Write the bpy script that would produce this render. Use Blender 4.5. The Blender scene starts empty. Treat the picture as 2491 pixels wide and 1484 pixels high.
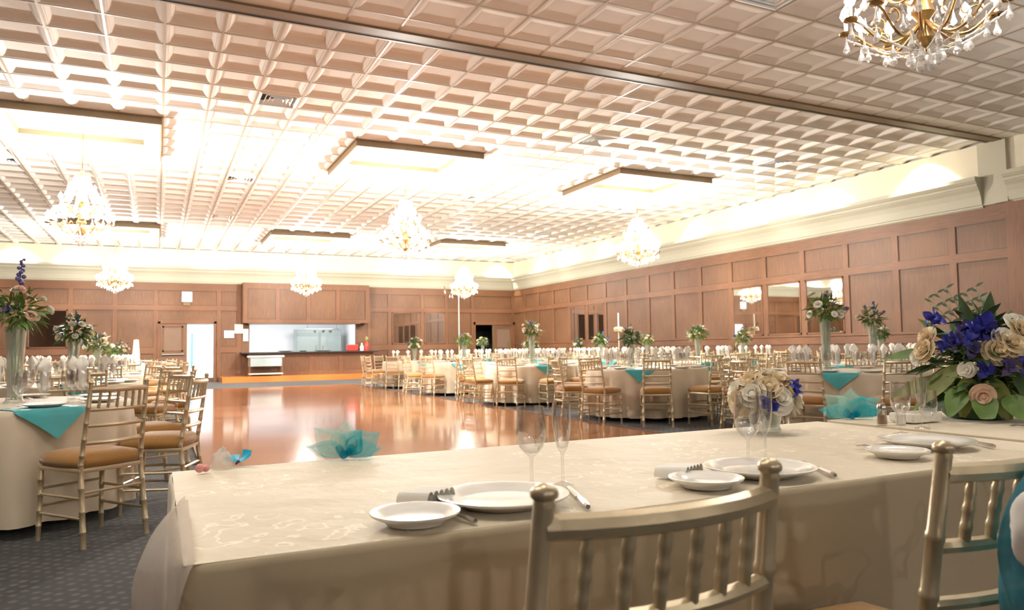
import bpy, bmesh, math, random
from math import sin, cos, pi, radians, sqrt, atan2
from mathutils import Vector, Matrix, noise

S = bpy.context.scene
C = S.collection

# ------------------------------------------------------------------ camera
F_PX, YAW, PITCH, ROLL, HC = 1795.0, .4485, .0582, -.0148, 1.075
fw = Vector((sin(YAW)*cos(PITCH), cos(YAW)*cos(PITCH), sin(PITCH)))
rt = Vector((cos(YAW), -sin(YAW), 0)); up = rt.cross(fw)
rt, up = rt*cos(ROLL)+up*sin(ROLL), up*cos(ROLL)-rt*sin(ROLL)
cam = bpy.data.cameras.new('camera'); co = bpy.data.objects.new('camera', cam); C.objects.link(co)
M = Matrix((rt, up, -fw)).transposed().to_4x4(); M.translation = (0, 0, HC)
co.matrix_world = M
cam.sensor_width = 36; cam.lens = F_PX/2491*36; cam.clip_start = .02
cam.dof.use_dof = True; cam.dof.focus_distance = 2.6; cam.dof.aperture_fstop = 6.3
S.camera = co
# ------------------------------------------------------------------ world, exposure
w = bpy.data.worlds.new('World'); S.world = w; w.use_nodes = True
w.node_tree.nodes['Background'].inputs[0].default_value = (1, .93, .82, 1)
w.node_tree.nodes['Background'].inputs[1].default_value = .15
vs = S.view_settings
vs.view_transform = 'Standard'; vs.look = 'None'; vs.gamma = 1; vs.use_curve_mapping = False
vs.exposure = 0.0
P_CHAND, P_NEAR, P_BACK, P_CAN, P_DOWN, P_KITCHEN = 2500, 150, 560, 110, 380, 36
WARM = (1.0, .955, .88)

# ------------------------------------------------------------------ mesh helpers
class MB:
    def __init__(s): s.v = []; s.f = []
    def add(s, vs_, fs):
        o = len(s.v); s.v += [tuple(p) for p in vs_]; s.f += [tuple(i+o for i in f) for f in fs]; return s
    def box(s, x0, x1, y0, y1, z0, z1):
        return s.add([(x0,y0,z0),(x1,y0,z0),(x1,y1,z0),(x0,y1,z0),(x0,y0,z1),(x1,y0,z1),(x1,y1,z1),(x0,y1,z1)],
            [(3,2,1,0),(4,5,6,7),(0,1,5,4),(1,2,6,5),(2,3,7,6),(3,0,4,7)])
    def rbox(s, c, size, b=.01, rz=0):
        # chamfered box
        hx, hy, hz = [k/2 for k in size]; pts = []
        b = min(b, hx*.9, hy*.9, hz*.9)
        bm = bmesh.new(); bmesh.ops.create_cube(bm, size=1)
        for v in bm.verts: v.co = Vector((v.co.x*2*hx, v.co.y*2*hy, v.co.z*2*hz))
        bmesh.ops.bevel(bm, geom=bm.edges[:], offset=b, segments=2, affect='EDGES', profile=.6)
        R = Matrix.Rotation(rz, 3, 'Z'); bm.verts.index_update()
        s.add([R @ v.co + Vector(c) for v in bm.verts], [[v.index for v in f.verts] for f in bm.faces]); bm.free(); return s
    def tube(s, pts, rad, n=8, cap=True, closed=False):
        pts = [Vector(p) for p in pts]; m = len(pts)
        if not hasattr(rad, '__len__'): rad = [rad]*m
        vs_, fs = [], []; prev = None
        for i, p in enumerate(pts):
            if closed: d = pts[(i+1) % m]-pts[i-1]
            else: d = pts[min(i+1, m-1)]-pts[max(i-1, 0)]
            d = d.normalized() if d.length > 1e-9 else Vector((0,0,1))
            if prev is None:
                a = d.orthogonal().normalized() if abs(d.z) < .99 else Vector((1,0,0))
                a = (a-d*a.dot(d)).normalized()
            else: a = (prev-d*prev.dot(d)).normalized()
            prev = a; b = d.cross(a)
            for k in range(n):
                t = 2*pi*k/n; vs_.append(p+(a*cos(t)+b*sin(t))*rad[i])
        for i in range(m if closed else m-1):
            j = (i+1) % m
            for k in range(n): fs.append((i*n+k, i*n+(k+1)%n, j*n+(k+1)%n, j*n+k))
        if cap and not closed: fs += [tuple(range(n-1,-1,-1)), tuple((m-1)*n+k for k in range(n))]
        return s.add(vs_, fs)
    def lathe(s, prof, n=16, c=(0,0,0), cap=True):
        vs_, fs = [], []
        for r, z in prof:
            for k in range(n):
                t = 2*pi*k/n; vs_.append((c[0]+r*cos(t), c[1]+r*sin(t), c[2]+z))
        for i in range(len(prof)-1):
            for k in range(n): fs.append((i*n+k, i*n+(k+1)%n, (i+1)*n+(k+1)%n, (i+1)*n+k))
        if cap:
            if prof[0][0] > 1e-6: fs.append(tuple(range(n-1,-1,-1)))
            if prof[-1][0] > 1e-6: fs.append(tuple((len(prof)-1)*n+k for k in range(n)))
        return s.add(vs_, fs)
    def ball(s, c, r, n=8, m=6, sz=1):
        return s.lathe([(r*sin(pi*i/m), -r*sz*cos(pi*i/m)) for i in range(m+1)], n, c, cap=False)
    def grid(s, fn, nu, nv, closed_u=False):
        vs_ = [fn(i/nu, j/nv) for j in range(nv+1) for i in range(nu+(0 if closed_u else 1))]
        wd = nu if closed_u else nu+1; fs = []
        for j in range(nv):
            for i in range(nu):
                i2 = (i+1) % wd
                fs.append((j*wd+i, j*wd+i2, (j+1)*wd+i2, (j+1)*wd+i))
        return s.add(vs_, fs)
    def extrude(s, prof, axis, a, b):
        # closed profile of (p,q) swept along axis from a to b; axis 'x': (p,q)->(y,z); 'y': (p,q)->(x,z)
        n = len(prof)
        P = lambda t, pq: (t, pq[0], pq[1]) if axis == 'x' else (pq[0], t, pq[1])
        return s.add([P(a, q) for q in prof]+[P(b, q) for q in prof],
            [(k, (k+1)%n, n+(k+1)%n, n+k) for k in range(n)]+[tuple(range(n-1,-1,-1)), tuple(range(n, 2*n))])
    def mesh(s, name, smooth=False):
        me = bpy.data.meshes.new(name); me.from_pydata(s.v, [], s.f)
        bm = bmesh.new(); bm.from_mesh(me); bmesh.ops.recalc_face_normals(bm, faces=bm.faces); bm.to_mesh(me); bm.free()
        if smooth:
            me.polygons.foreach_set('use_smooth', [True]*len(me.polygons))
            me.set_sharp_from_angle(angle=radians(42)) if smooth != 'all' else None
        me.update(); return me
    def build(s, name, mat, parent=None, smooth=False, loc=None):
        return link(name, s.mesh(name, smooth), mat, parent, loc)

def link(name, me, mat=None, parent=None, loc=None, rot=None, scale=None):
    o = bpy.data.objects.new(name, me)
    if mat is not None and me is not None and not me.materials: me.materials.append(mat)
    C.objects.link(o)
    if parent is not None: o.parent = parent
    if loc is not None: o.location = loc
    if rot is not None: o.rotation_euler = rot
    if scale is not None: o.scale = scale if hasattr(scale, '__len__') else (scale,)*3
    return o
def tag(o, label, cat, group=None, kind=None):
    o['label'] = label; o['category'] = cat
    if group: o['group'] = group
    if kind: o['kind'] = kind
    return o
def thing(name, label, cat, loc=(0,0,0), rz=0, group=None):
    o = bpy.data.objects.new(name, None); C.objects.link(o); o.empty_display_size = .1
    o.location = loc; o.rotation_euler = (0, 0, rz)
    return tag(o, label, cat, group)
def struct(o): o['kind'] = 'structure'; return o
def dup(root, label, loc, rz=0, group=None, scale=None):
    r = root.copy(); C.objects.link(r); r.location = loc; r.rotation_euler = (0, 0, rz); r['label'] = label
    if group: r['group'] = group
    if scale: r.scale = (scale,)*3
    for ch in KIDS(root):
        c = ch.copy(); C.objects.link(c); c.parent = r
        for g in KIDS(ch):
            d = g.copy(); C.objects.link(d); d.parent = c
    return r
_kids = {}
def KIDS(o):
    if o.name not in _kids: _kids[o.name] = list(o.children)
    return _kids[o.name]

# ------------------------------------------------------------------ materials
def new_mat(name):
    m = bpy.data.materials.new(name); m.use_nodes = True
    return m, m.node_tree, m.node_tree.nodes['Principled BSDF']
def mat(name, col, rough=.5, metal=0, var=.06, scale=8, bump=0, bscale=60, spec=.5, stretch=(1,1,1), coat=0, trans=0, sheen=0):
    m, nt, b = new_mat(name); N, L = nt.nodes, nt.links
    tc = N.new('ShaderNodeTexCoord'); mp = N.new('ShaderNodeMapping'); mp.inputs['Scale'].default_value = stretch
    L.new(tc.outputs['Object'], mp.inputs[0])
    nz = N.new('ShaderNodeTexNoise'); nz.inputs['Scale'].default_value = scale; nz.inputs['Detail'].default_value = 4
    L.new(mp.outputs[0], nz.inputs[0])
    mx = N.new('ShaderNodeMix'); mx.data_type = 'RGBA'
    mx.inputs[6].default_value = tuple(c*(1-var) for c in col)+(1,); mx.inputs[7].default_value = tuple(min(1, c*(1+var)) for c in col)+(1,)
    L.new(nz.outputs[0], mx.inputs[0]); L.new(mx.outputs[2], b.inputs['Base Color'])
    b.inputs['Roughness'].default_value = rough; b.inputs['Metallic'].default_value = metal
    b.inputs['Specular IOR Level'].default_value = spec; b.inputs['Coat Weight'].default_value = coat
    if trans: b.inputs['Transmission Weight'].default_value = trans
    if sheen: b.inputs['Sheen Weight'].default_value = sheen
    if bump:
        n2 = N.new('ShaderNodeTexNoise'); n2.inputs['Scale'].default_value = bscale; n2.inputs['Detail'].default_value = 3
        L.new(mp.outputs[0], n2.inputs[0]); bp = N.new('ShaderNodeBump'); bp.inputs['Strength'].default_value = bump; bp.inputs['Distance'].default_value = .01
        L.new(n2.outputs[0], bp.inputs['Height']); L.new(bp.outputs[0], b.inputs['Normal'])
    return m
def emit(name, col, strength):
    m, nt, b = new_mat(name); b.inputs['Base Color'].default_value = (*col, 1)
    b.inputs['Emission Color'].default_value = (*col, 1); b.inputs['Emission Strength'].default_value = strength
    return m
def sheer(name, col, alpha, rough=.6):
    m, nt, b = new_mat(name); N, L = nt.nodes, nt.links
    tr = N.new('ShaderNodeBsdfTransparent'); df = N.new('ShaderNodeBsdfDiffuse'); tl = N.new('ShaderNodeBsdfTranslucent')
    nz = N.new('ShaderNodeTexNoise'); nz.inputs['Scale'].default_value = 30
    mx0 = N.new('ShaderNodeMix'); mx0.data_type = 'RGBA'
    mx0.inputs[6].default_value = tuple(c*.85 for c in col)+(1,); mx0.inputs[7].default_value = (*col, 1); L.new(nz.outputs[0], mx0.inputs[0])
    L.new(mx0.outputs[2], df.inputs[0]); L.new(mx0.outputs[2], tl.inputs[0])
    a = N.new('ShaderNodeMixShader'); a.inputs[0].default_value = .4; L.new(df.outputs[0], a.inputs[1]); L.new(tl.outputs[0], a.inputs[2])
    x = N.new('ShaderNodeMixShader'); x.inputs[0].default_value = alpha; L.new(tr.outputs[0], x.inputs[1]); L.new(a.outputs[0], x.inputs[2])
    L.new(x.outputs[0], nt.nodes['Material Output'].inputs[0]); return m
def thin_glass(name, col=(1,1,1), base=.06, white=0.0):
    m, nt, b = new_mat(name); N, L = nt.nodes, nt.links
    tr = N.new('ShaderNodeBsdfTransparent'); tr.inputs[0].default_value = (*col, 1)
    gl = N.new('ShaderNodeBsdfGlossy'); gl.inputs['Roughness'].default_value = .06
    lw = N.new('ShaderNodeLayerWeight'); lw.inputs[0].default_value = .35
    mr = N.new('ShaderNodeMapRange'); mr.inputs[3].default_value = base; mr.inputs[4].default_value = .75
    L.new(lw.outputs['Facing'], mr.inputs[0])
    x = N.new('ShaderNodeMixShader'); L.new(mr.outputs[0], x.inputs[0]); L.new(tr.outputs[0], x.inputs[1]); L.new(gl.outputs[0], x.inputs[2])
    out = x
    if white:
        df = N.new('ShaderNodeBsdfDiffuse'); df.inputs[0].default_value = (.9, .9, .88, 1)
        y = N.new('ShaderNodeMixShader'); y.inputs[0].default_value = white; L.new(x.outputs[0], y.inputs[1]); L.new(df.outputs[0], y.inputs[2]); out = y
    L.new(out.outputs[0], nt.nodes['Material Output'].inputs[0]); return m
def wood(name, c0, c1, axis='z', rough=.58, coat=0, scale=5):
    m, nt, b = new_mat(name); N, L = nt.nodes, nt.links
    tc = N.new('ShaderNodeTexCoord'); mp = N.new('ShaderNodeMapping')
    mp.inputs['Scale'].default_value = {'z': (9,9,.6), 'y': (9,.6,9), 'x': (.6,9,9)}[axis]
    L.new(tc.outputs['Object'], mp.inputs[0])
    nz = N.new('ShaderNodeTexNoise'); nz.inputs['Scale'].default_value = scale; nz.inputs['Detail'].default_value = 6; nz.inputs['Distortion'].default_value = .6
    L.new(mp.outputs[0], nz.inputs[0])
    n2 = N.new('ShaderNodeTexNoise'); n2.inputs['Scale'].default_value = .8; L.new(tc.outputs['Object'], n2.inputs[0])
    ad = N.new('ShaderNodeMath'); ad.operation = 'ADD'; L.new(nz.outputs[0], ad.inputs[0]); L.new(n2.outputs[0], ad.inputs[1])
    cr = N.new('ShaderNodeValToRGB'); e = cr.color_ramp.elements
    e[0].position = .7; e[0].color = (*c0, 1); e[1].position = 1.0; e[1].color = (*c1, 1)
    ml = N.new('ShaderNodeMath'); ml.operation = 'MULTIPLY'; ml.inputs[1].default_value = .86; L.new(ad.outputs[0], ml.inputs[0])
    L.new(ml.outputs[0], cr.inputs[0]); L.new(cr.outputs[0], b.inputs['Base Color'])
    b.inputs['Roughness'].default_value = rough; b.inputs['Coat Weight'].default_value = coat; b.inputs['Coat Roughness'].default_value = .3
    return m
def damask(name, c0, c1, scale, bump=.25):
    m, nt, b = new_mat(name); N, L = nt.nodes, nt.links
    tc = N.new('ShaderNodeTexCoord')
    vo = N.new('ShaderNodeTexVoronoi'); vo.inputs['Scale'].default_value = scale; L.new(tc.outputs['Object'], vo.inputs[0])
    nz = N.new('ShaderNodeTexNoise'); nz.inputs['Scale'].default_value = scale*1.3; nz.inputs['Detail'].default_value = 2; L.new(tc.outputs['Object'], nz.inputs[0])
    a = N.new('ShaderNodeMath'); a.operation = 'MULTIPLY_ADD'; a.inputs[1].default_value = 9; L.new(vo.outputs['Distance'], a.inputs[0])
    nm = N.new('ShaderNodeMath'); nm.operation = 'MULTIPLY'; nm.inputs[1].default_value = 13; L.new(nz.outputs[0], nm.inputs[0]); L.new(nm.outputs[0], a.inputs[2])
    sn = N.new('ShaderNodeMath'); sn.operation = 'SINE'; L.new(a.outputs[0], sn.inputs[0])
    cr = N.new('ShaderNodeValToRGB'); e = cr.color_ramp.elements; e[0].position = .80; e[0].color = (0,0,0,1); e[1].position = .97; e[1].color = (1,1,1,1)
    L.new(sn.outputs[0], cr.inputs[0])
    n3 = N.new('ShaderNodeTexNoise'); n3.inputs['Scale'].default_value = 3.2; L.new(tc.outputs['Object'], n3.inputs[0])
    c3 = N.new('ShaderNodeValToRGB'); e = c3.color_ramp.elements; e[0].position = .48; e[1].position = .58; L.new(n3.outputs[0], c3.inputs[0])
    mk = N.new('ShaderNodeMath'); mk.operation = 'MULTIPLY'; L.new(cr.outputs[0], mk.inputs[0]); L.new(c3.outputs[0], mk.inputs[1])
    mx = N.new('ShaderNodeMix'); mx.data_type = 'RGBA'; mx.inputs[6].default_value = (*c0, 1); mx.inputs[7].default_value = (*c1, 1)
    L.new(mk.outputs[0], mx.inputs[0]); L.new(mx.outputs[2], b.inputs['Base Color'])
    b.inputs['Roughness'].default_value = .62; b.inputs['Sheen Weight'].default_value = .2
    n4 = N.new('ShaderNodeTexNoise'); n4.inputs['Scale'].default_value = 9; n4.inputs['Detail'].default_value = 3; L.new(tc.outputs['Object'], n4.inputs[0])
    am = N.new('ShaderNodeMath'); am.operation = 'MULTIPLY_ADD'; am.inputs[1].default_value = .12; L.new(mk.outputs[0], am.inputs[0]); L.new(n4.outputs[0], am.inputs[2])
    bp = N.new('ShaderNodeBump'); bp.inputs['Strength'].default_value = bump; bp.inputs['Distance'].default_value = .03
    L.new(am.outputs[0], bp.inputs['Height']); L.new(bp.outputs[0], b.inputs['Normal'])
    return m
def carpet_mat():
    m, nt, b = new_mat('carpet'); N, L = nt.nodes, nt.links
    tc = N.new('ShaderNodeTexCoord'); mp = N.new('ShaderNodeMapping'); mp.inputs['Rotation'].default_value = (0, 0, radians(38))
    L.new(tc.outputs['Object'], mp.inputs[0])
    vo = N.new('ShaderNodeTexVoronoi'); vo.inputs['Scale'].default_value = 15; vo.inputs['Randomness'].default_value = .25; L.new(mp.outputs[0], vo.inputs[0])
    cr = N.new('ShaderNodeValToRGB'); e = cr.color_ramp.elements; e[0].position = .16; e[0].color = (.062,.060,.063,1); e[1].position = .36; e[1].color = (.0075,.007,.008,1)
    L.new(vo.outputs['Distance'], cr.inputs[0]); L.new(cr.outputs[0], b.inputs['Base Color'])
    b.inputs['Roughness'].default_value = .95; b.inputs['Sheen Weight'].default_value = .12; b.inputs['Sheen Roughness'].default_value = .6
    nz = N.new('ShaderNodeTexNoise'); nz.inputs['Scale'].default_value = 220; bp = N.new('ShaderNodeBump'); bp.inputs['Strength'].default_value = .4
    L.new(tc.outputs['Object'], nz.inputs[0]); L.new(nz.outputs[0], bp.inputs['Height']); L.new(bp.outputs[0], b.inputs['Normal'])
    return m
def parquet_mat():
    m, nt, b = new_mat('polished_parquet'); N, L = nt.nodes, nt.links
    tc = N.new('ShaderNodeTexCoord')
    br = N.new('ShaderNodeTexBrick'); br.inputs['Scale'].default_value = 1.1; br.inputs['Mortar Size'].default_value = .004
    br.inputs['Color1'].default_value = (.42,.15,.055,1); br.inputs['Color2'].default_value = (.52,.21,.085,1); br.inputs['Mortar'].default_value = (.34,.15,.06,1)
    br.inputs['Brick Width'].default_value = 1; br.inputs['Row Height'].default_value = .5
    L.new(tc.outputs['Object'], br.inputs[0])
    mp = N.new('ShaderNodeMapping'); mp.inputs['Scale'].default_value = (14, 1.2, 1); L.new(tc.outputs['Object'], mp.inputs[0])
    nz = N.new('ShaderNodeTexNoise'); nz.inputs['Scale'].default_value = 3; nz.inputs['Detail'].default_value = 6; L.new(mp.outputs[0], nz.inputs[0])
    mx = N.new('ShaderNodeMix'); mx.data_type = 'RGBA'; mx.blend_type = 'MULTIPLY'; mx.inputs[0].default_value = .5
    L.new(br.outputs[0], mx.inputs[6])
    cr = N.new('ShaderNodeValToRGB'); cr.color_ramp.elements[0].color = (.55,.55,.55,1); cr.color_ramp.elements[0].position = .3; cr.color_ramp.elements[1].position = .7
    L.new(nz.outputs[0], cr.inputs[0]); L.new(cr.outputs[0], mx.inputs[7]); L.new(mx.outputs[2], b.inputs['Base Color'])
    b.inputs['Roughness'].default_value = .12; b.inputs['Specular IOR Level'].default_value = .6
    b.inputs['Coat Weight'].default_value = .5; b.inputs['Coat Roughness'].default_value = .07
    return m

MT = dict(
    panel=wood('wood_panel', (.107,.045,.018), (.152,.070,.031)),
    stile=wood('wood_stile', (.127,.050,.019), (.178,.077,.033)),
    railw=wood('wood_rail', (.127,.050,.019), (.178,.077,.033), 'y'),
    bead=mat('bead_wood', (.050,.022,.009), .5, var=.1),  # shade of the panel recesses, put into dark strips
    dark=mat('dark_wood', (.10,.05,.022), .4, var=.2),
    coffer=mat('coffer_wood', (.17,.105,.045), .5, var=.15),
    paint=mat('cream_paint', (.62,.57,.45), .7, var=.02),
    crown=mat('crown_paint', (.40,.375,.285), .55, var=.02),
    tile=mat('ceiling_tile', (.82,.795,.745), .8, var=.02),
    grid=mat('ceiling_grid', (.42,.36,.28), .45, var=.02),
    white=mat('white_paint', (.85,.85,.83), .5, var=.02),
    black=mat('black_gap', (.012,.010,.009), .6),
    carpet=carpet_mat(), parquet=parquet_mat(),
    step=mat('step_wood', (.66,.22,.05), .2, var=.12, coat=.5, stretch=(1,8,8)),
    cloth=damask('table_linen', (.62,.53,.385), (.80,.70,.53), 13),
    skirt=damask('table_skirt', (.50,.41,.27), (.42,.34,.22), 5, .12),  # hanging sides of the same cloth, their shade put into a darker colour
    rcloth=mat('round_table_linen', (.62,.53,.40), .65, var=.05, bump=.15, bscale=14, sheen=.2),
    teal=mat('teal_satin', (.035,.33,.36), .4, var=.15, sheen=.3),
    nap=mat('white_napkin', (.86,.83,.76), .7, var=.03),
    gold=mat('champagne_gold', (.58,.48,.32), .32, .5, var=.10, scale=30, bump=.06, bscale=90),
    cushion=mat('tan_cushion', (.36,.175,.038), .75, var=.10, bump=.15, bscale=200, sheen=.3),
    china=mat('white_china', (.88,.86,.81), .16, var=.01, coat=.5),
    steel=mat('flatware_steel', (.55,.53,.49), .2, .9, var=.05),
    hood=mat('kitchen_steel', (.40,.46,.45), .4, .2, var=.05),
    glass=thin_glass('clear_glass', base=.09), vase=thin_glass('vase_glass', (.90,.95,.93), .14, .10),
    crystal=thin_glass('crystal', (1,1,1), .30, .38),
    bronze=mat('antique_bronze', (.36,.22,.08), .3, .8, var=.2),
    candle=mat('ivory_candle', (.85,.80,.68), .5, var=.02),
    bulb=emit('lit_bulb', (1,.95,.86), 45),
    down=emit('downlight_lens', (1,.95,.85), 40),
    tube=emit('kitchen_lamp', (.95,.98,1), 4),
    signlit=emit('lit_sign_face', (1,.9,.78), 1.2),
    signmark=mat('orange_sign_mark', (.75,.25,.10), .6),
    leaf=mat('leaf_green', (.12,.21,.045), .5, var=.5, scale=25), leafd=mat('leaf_dark', (.05,.10,.03), .45, var=.5, scale=20),
    leafy=mat('leaf_olive', (.21,.24,.065), .5, var=.35, scale=12),
    sage=mat('sage_sprig', (.20,.25,.15), .7, var=.1),
    rose=mat('cream_rose', (.80,.66,.45), .6, var=.08), rosew=mat('white_rose', (.88,.85,.77), .6, var=.05), rosep=mat('blush_rose', (.80,.58,.45), .6, var=.08),
    iris=mat('blue_iris', (.045,.05,.36), .55, var=.4, scale=20), irisd=mat('violet_delphinium', (.10,.08,.24), .6, var=.4, scale=20),
    tulle=sheer('turquoise_tulle', (.05,.62,.70), .28), tulled=sheer('teal_tulle_knot', (.01,.45,.70), .65), tullep=sheer('pale_tulle', (.40,.80,.72), .22),
    sash=sheer('blue_sash', (.13,.40,.50), .80), organza=sheer('ivory_organza', (.86,.78,.70), .62),
    puff=mat('white_feather', (.86,.84,.80), .8, var=.05),
    stem=mat('flower_stem', (.22,.30,.09), .5, var=.2), redplastic=mat('red_plastic', (.62,.03,.02), .35), pink=mat('pink_cloth', (.72,.32,.30), .7),
    bluew=mat('butterfly_blue', (.02,.42,.62), .35, var=.25, scale=60), navy=mat('dark_blue', (.02,.025,.09), .5),
    pepper=mat('pepper_brown', (.20,.10,.03), .5, var=.4, scale=200), salt=mat('salt_white', (.9,.88,.84), .6),
    linenroll=mat('cream_roll', (.80,.76,.66), .6, var=.04), aqua=mat('aqua_cloth', (.40,.75,.85), .6), kwall=mat('kitchen_wall', (.90,.91,.92), .5, var=.01),
    bluestrip=mat('door_slit_glass', (.20,.42,.52), .3), doorbrown=mat('brown_door', (.17,.085,.045), .45, var=.1, stretch=(9,9,1)),
    glasspane=mat('door_pane', (.22,.145,.105), .12, var=.05), notice=mat('paper_notice', (.82,.72,.62), .7, var=.05),
    medal=mat('plaster', (.50,.42,.24), .6), gilt=mat('gilt_trim', (.13,.105,.055), .6))
def mirror_mat():
    m, nt, b = new_mat('mirror_glass'); b.inputs['Base Color'].default_value = (.80,.80,.78,1); b.inputs['Metallic'].default_value = 1; b.inputs['Roughness'].default_value = .02
    return m
MT['mirror'] = mirror_mat()

# ------------------------------------------------------------------ room shell
XR, YB, XL, YN, ZC = 14.05, 29.0, -8.0, -12.0, 4.8
TX0, TP = .036, .616
TY0, TQ = 12.70, .612
struct(MB().box(XL-.2, XR+.2, YN-.2, YB+.2, -.12, 0).build('floor', MT['carpet']))
# dance floor lies on the carpet
struct(MB().box(.38, 5.56, 2.9, 23.2, 0, .012).build('floor_dance', MT['parquet']))
struct(MB().extrude([(5.53,.012),(5.53,.022),(5.55,.026),(5.59,.005),(5.59,0),(5.53,0)], 'y', 2.9, 23.23).build('trim_1', MT['railw']))

STY = [9.22+1.247*k for k in range(-17, 16)]
def panel_wall_right():
    b = MB(); b.box(XR, XR+.2, YN, YB, 0, ZC); o = struct(b.build('wall_right', MT['panel']))
    u = MB(); u.box(XR-.012, XR+.005, YN, YB, 3.6, ZC); u.build('upper_wall', MT['paint'], o)
    r = MB()
    for z0, z1 in ((0,.14),(1.06,1.28),(2.60,2.77),(3.31,3.62)): r.box(XR-.022, XR+.01, YN, YB, z0, z1)
    r.build('rail', MT['railw'], o)
    s = MB()
    for y in STY:
        s.box(XR-.020, XR+.01, y-.075, y+.075, .1, 3.4)
    s.build('stile', MT['stile'], o)
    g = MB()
    for y in STY[:-1]:   # dark strips painting the shadow gap round every sunk panel
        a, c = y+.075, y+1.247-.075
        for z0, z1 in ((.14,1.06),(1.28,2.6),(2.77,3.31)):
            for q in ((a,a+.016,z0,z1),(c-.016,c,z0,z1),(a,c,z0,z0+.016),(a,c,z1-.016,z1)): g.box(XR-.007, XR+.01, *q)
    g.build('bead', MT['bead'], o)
    c = MB(); c.box(XR-.05, XR, YN, YB, 1.24, 1.29); c.build('chair_rail', MT['railw'], o)
    b = struct(MB().box(XR-.035, XR, YN, YB, 0, .16).build('baseboard_right', MT['dark']))
panel_wall_right()
def back_wall():
    o = MB()
    def seg(x0, x1, z0, z1): o.box(x0, x1, YB, YB+.2, z0, z1)
    seg(XL,.10,0,3.62); seg(.10,1.86,2.13,3.62); seg(1.86,3.09,0,3.62); seg(3.09,7.1,0,1.0); seg(3.09,7.1,2.12,3.62)
    seg(7.1,12.2,0,3.62); seg(12.2,14.0,2.09,3.62); seg(14.0,XR,0,3.62); seg(XL,XR,3.62,ZC)
    o = struct(o.build('wall_back', MT['panel']))
    MB().box(XL, XR, YB-.012, YB+.005, 3.6, ZC).build('upper_wall', MT['paint'], o)
    r = MB()
    for x0, x1 in ((XL,.05),(1.92,2.8),(7.5,12.12)):
        for z0, z1 in ((0,.14),(1.06,1.28)): r.box(x0, x1, YB-.022, YB+.01, z0, z1)
    for z0, z1 in ((2.60,2.78),(3.31,3.62)):
        r.box(XL, 2.8, YB-.022, YB+.01, z0, z1); r.box(7.5, XR, YB-.022, YB+.01, z0, z1)
    r.build('rail', MT['railw'], o)
    s = MB()
    for x in (-7.5,-6.27,-5.03,-3.97,-2.66,-1.33,-.05): s.box(x-.075, x+.075, YB-.020, YB+.01, .1, 3.4)
    for x in (2.03,2.72): s.box(x-.075, x+.075, YB-.020, YB+.01, .1, 3.4)
    for x in (7.62,8.45,9.84,10.9,12.08,13.98): s.box(x-.07, x+.07, YB-.020, YB+.01, .1, 3.4)
    s.build('stile', MT['stile'], o)
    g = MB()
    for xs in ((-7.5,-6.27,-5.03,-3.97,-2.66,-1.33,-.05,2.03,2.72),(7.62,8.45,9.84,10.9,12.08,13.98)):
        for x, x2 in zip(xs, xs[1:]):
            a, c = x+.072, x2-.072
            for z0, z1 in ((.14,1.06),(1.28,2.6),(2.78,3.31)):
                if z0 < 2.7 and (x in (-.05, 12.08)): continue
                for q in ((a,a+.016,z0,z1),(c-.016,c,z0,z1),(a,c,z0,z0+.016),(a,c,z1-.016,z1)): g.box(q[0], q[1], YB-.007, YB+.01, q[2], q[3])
    g.build('bead', MT['bead'], o)  # recess shade as dark strips, same as on the right wall
    # bulkhead over the bar
    MB().box(2.82, 7.5, YB-.45, YB, 2.13, 3.62).build('bulkhead', MT['panel'], o)
    f = MB()
    for x in (2.9,4.04,5.16,6.28,7.42): f.box(x-.075, x+.075, YB-.47, YB-.44, 2.15, 3.6)
    for z0, z1 in ((2.13,2.27),(3.40,3.62)): f.box(2.82, 7.5, YB-.472, YB-.44, z0, z1)
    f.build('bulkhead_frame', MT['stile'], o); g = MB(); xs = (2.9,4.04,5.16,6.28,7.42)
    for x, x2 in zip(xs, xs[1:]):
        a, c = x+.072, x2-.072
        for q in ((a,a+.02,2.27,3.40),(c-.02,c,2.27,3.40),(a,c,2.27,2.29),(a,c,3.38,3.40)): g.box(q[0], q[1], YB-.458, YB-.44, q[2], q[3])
    g.build('bulkhead_bead', MT['bead'], o)  # panel edge shade put in as dark strips
    MB().box(3.02, 7.16, YB-.46, YB+.2, 2.10, 2.14).build('bulkhead_soffit', MT['dark'], o)
back_wall()
struct(MB().box(XL-.2, XL, YN, YB, 0, ZC).build('wall_left', MT['panel']))
struct(MB().box(XL-.2, XR+.2, YN-.2, YN, 0, ZC).build('wall_front', MT['panel']))
struct(MB().box(XL, 2.0, YB-.035, YB, 0, .16).build('baseboard_back', MT['dark']))

# crown moulding with a square-cut gap for the partition track
CP = [(0,3.56),(.035,3.58),(.055,3.60),(.055,3.63),(.075,3.64),(.085,3.70),(.105,3.80),(.14,3.90),(.185,3.97),(.19,3.985),(.205,3.99),(.205,4.03),(.225,4.05),(.25,4.09),(.255,4.10),(.255,4.165),(0,4.165)]
def crown(name, axis, a, b, sgn, base):
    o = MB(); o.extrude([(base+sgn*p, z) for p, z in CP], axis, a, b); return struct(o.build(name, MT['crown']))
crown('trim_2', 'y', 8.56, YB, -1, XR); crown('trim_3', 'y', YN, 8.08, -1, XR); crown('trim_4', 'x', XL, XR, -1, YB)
o = MB(); o.box(XR-.05, XR, 8.30, 8.62, 3.62, ZC); o.box(XR-.09, XR, 8.08, 8.32, 3.62, ZC)
struct(o.build('trim_5', MT['crown']))
o = MB(); o.box(XR-.10, XR, 7.80, 7.98, 0, 3.6); o.box(XR-.06, XR, 8.0, 8.16, 0, 3.62); struct(o.build('trim_6', MT['stile']))
struct(MB().box(XR-.05, XR-.001, 6.4, 7.78, 0, 3.4).build('door_3', MT['black']))

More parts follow.
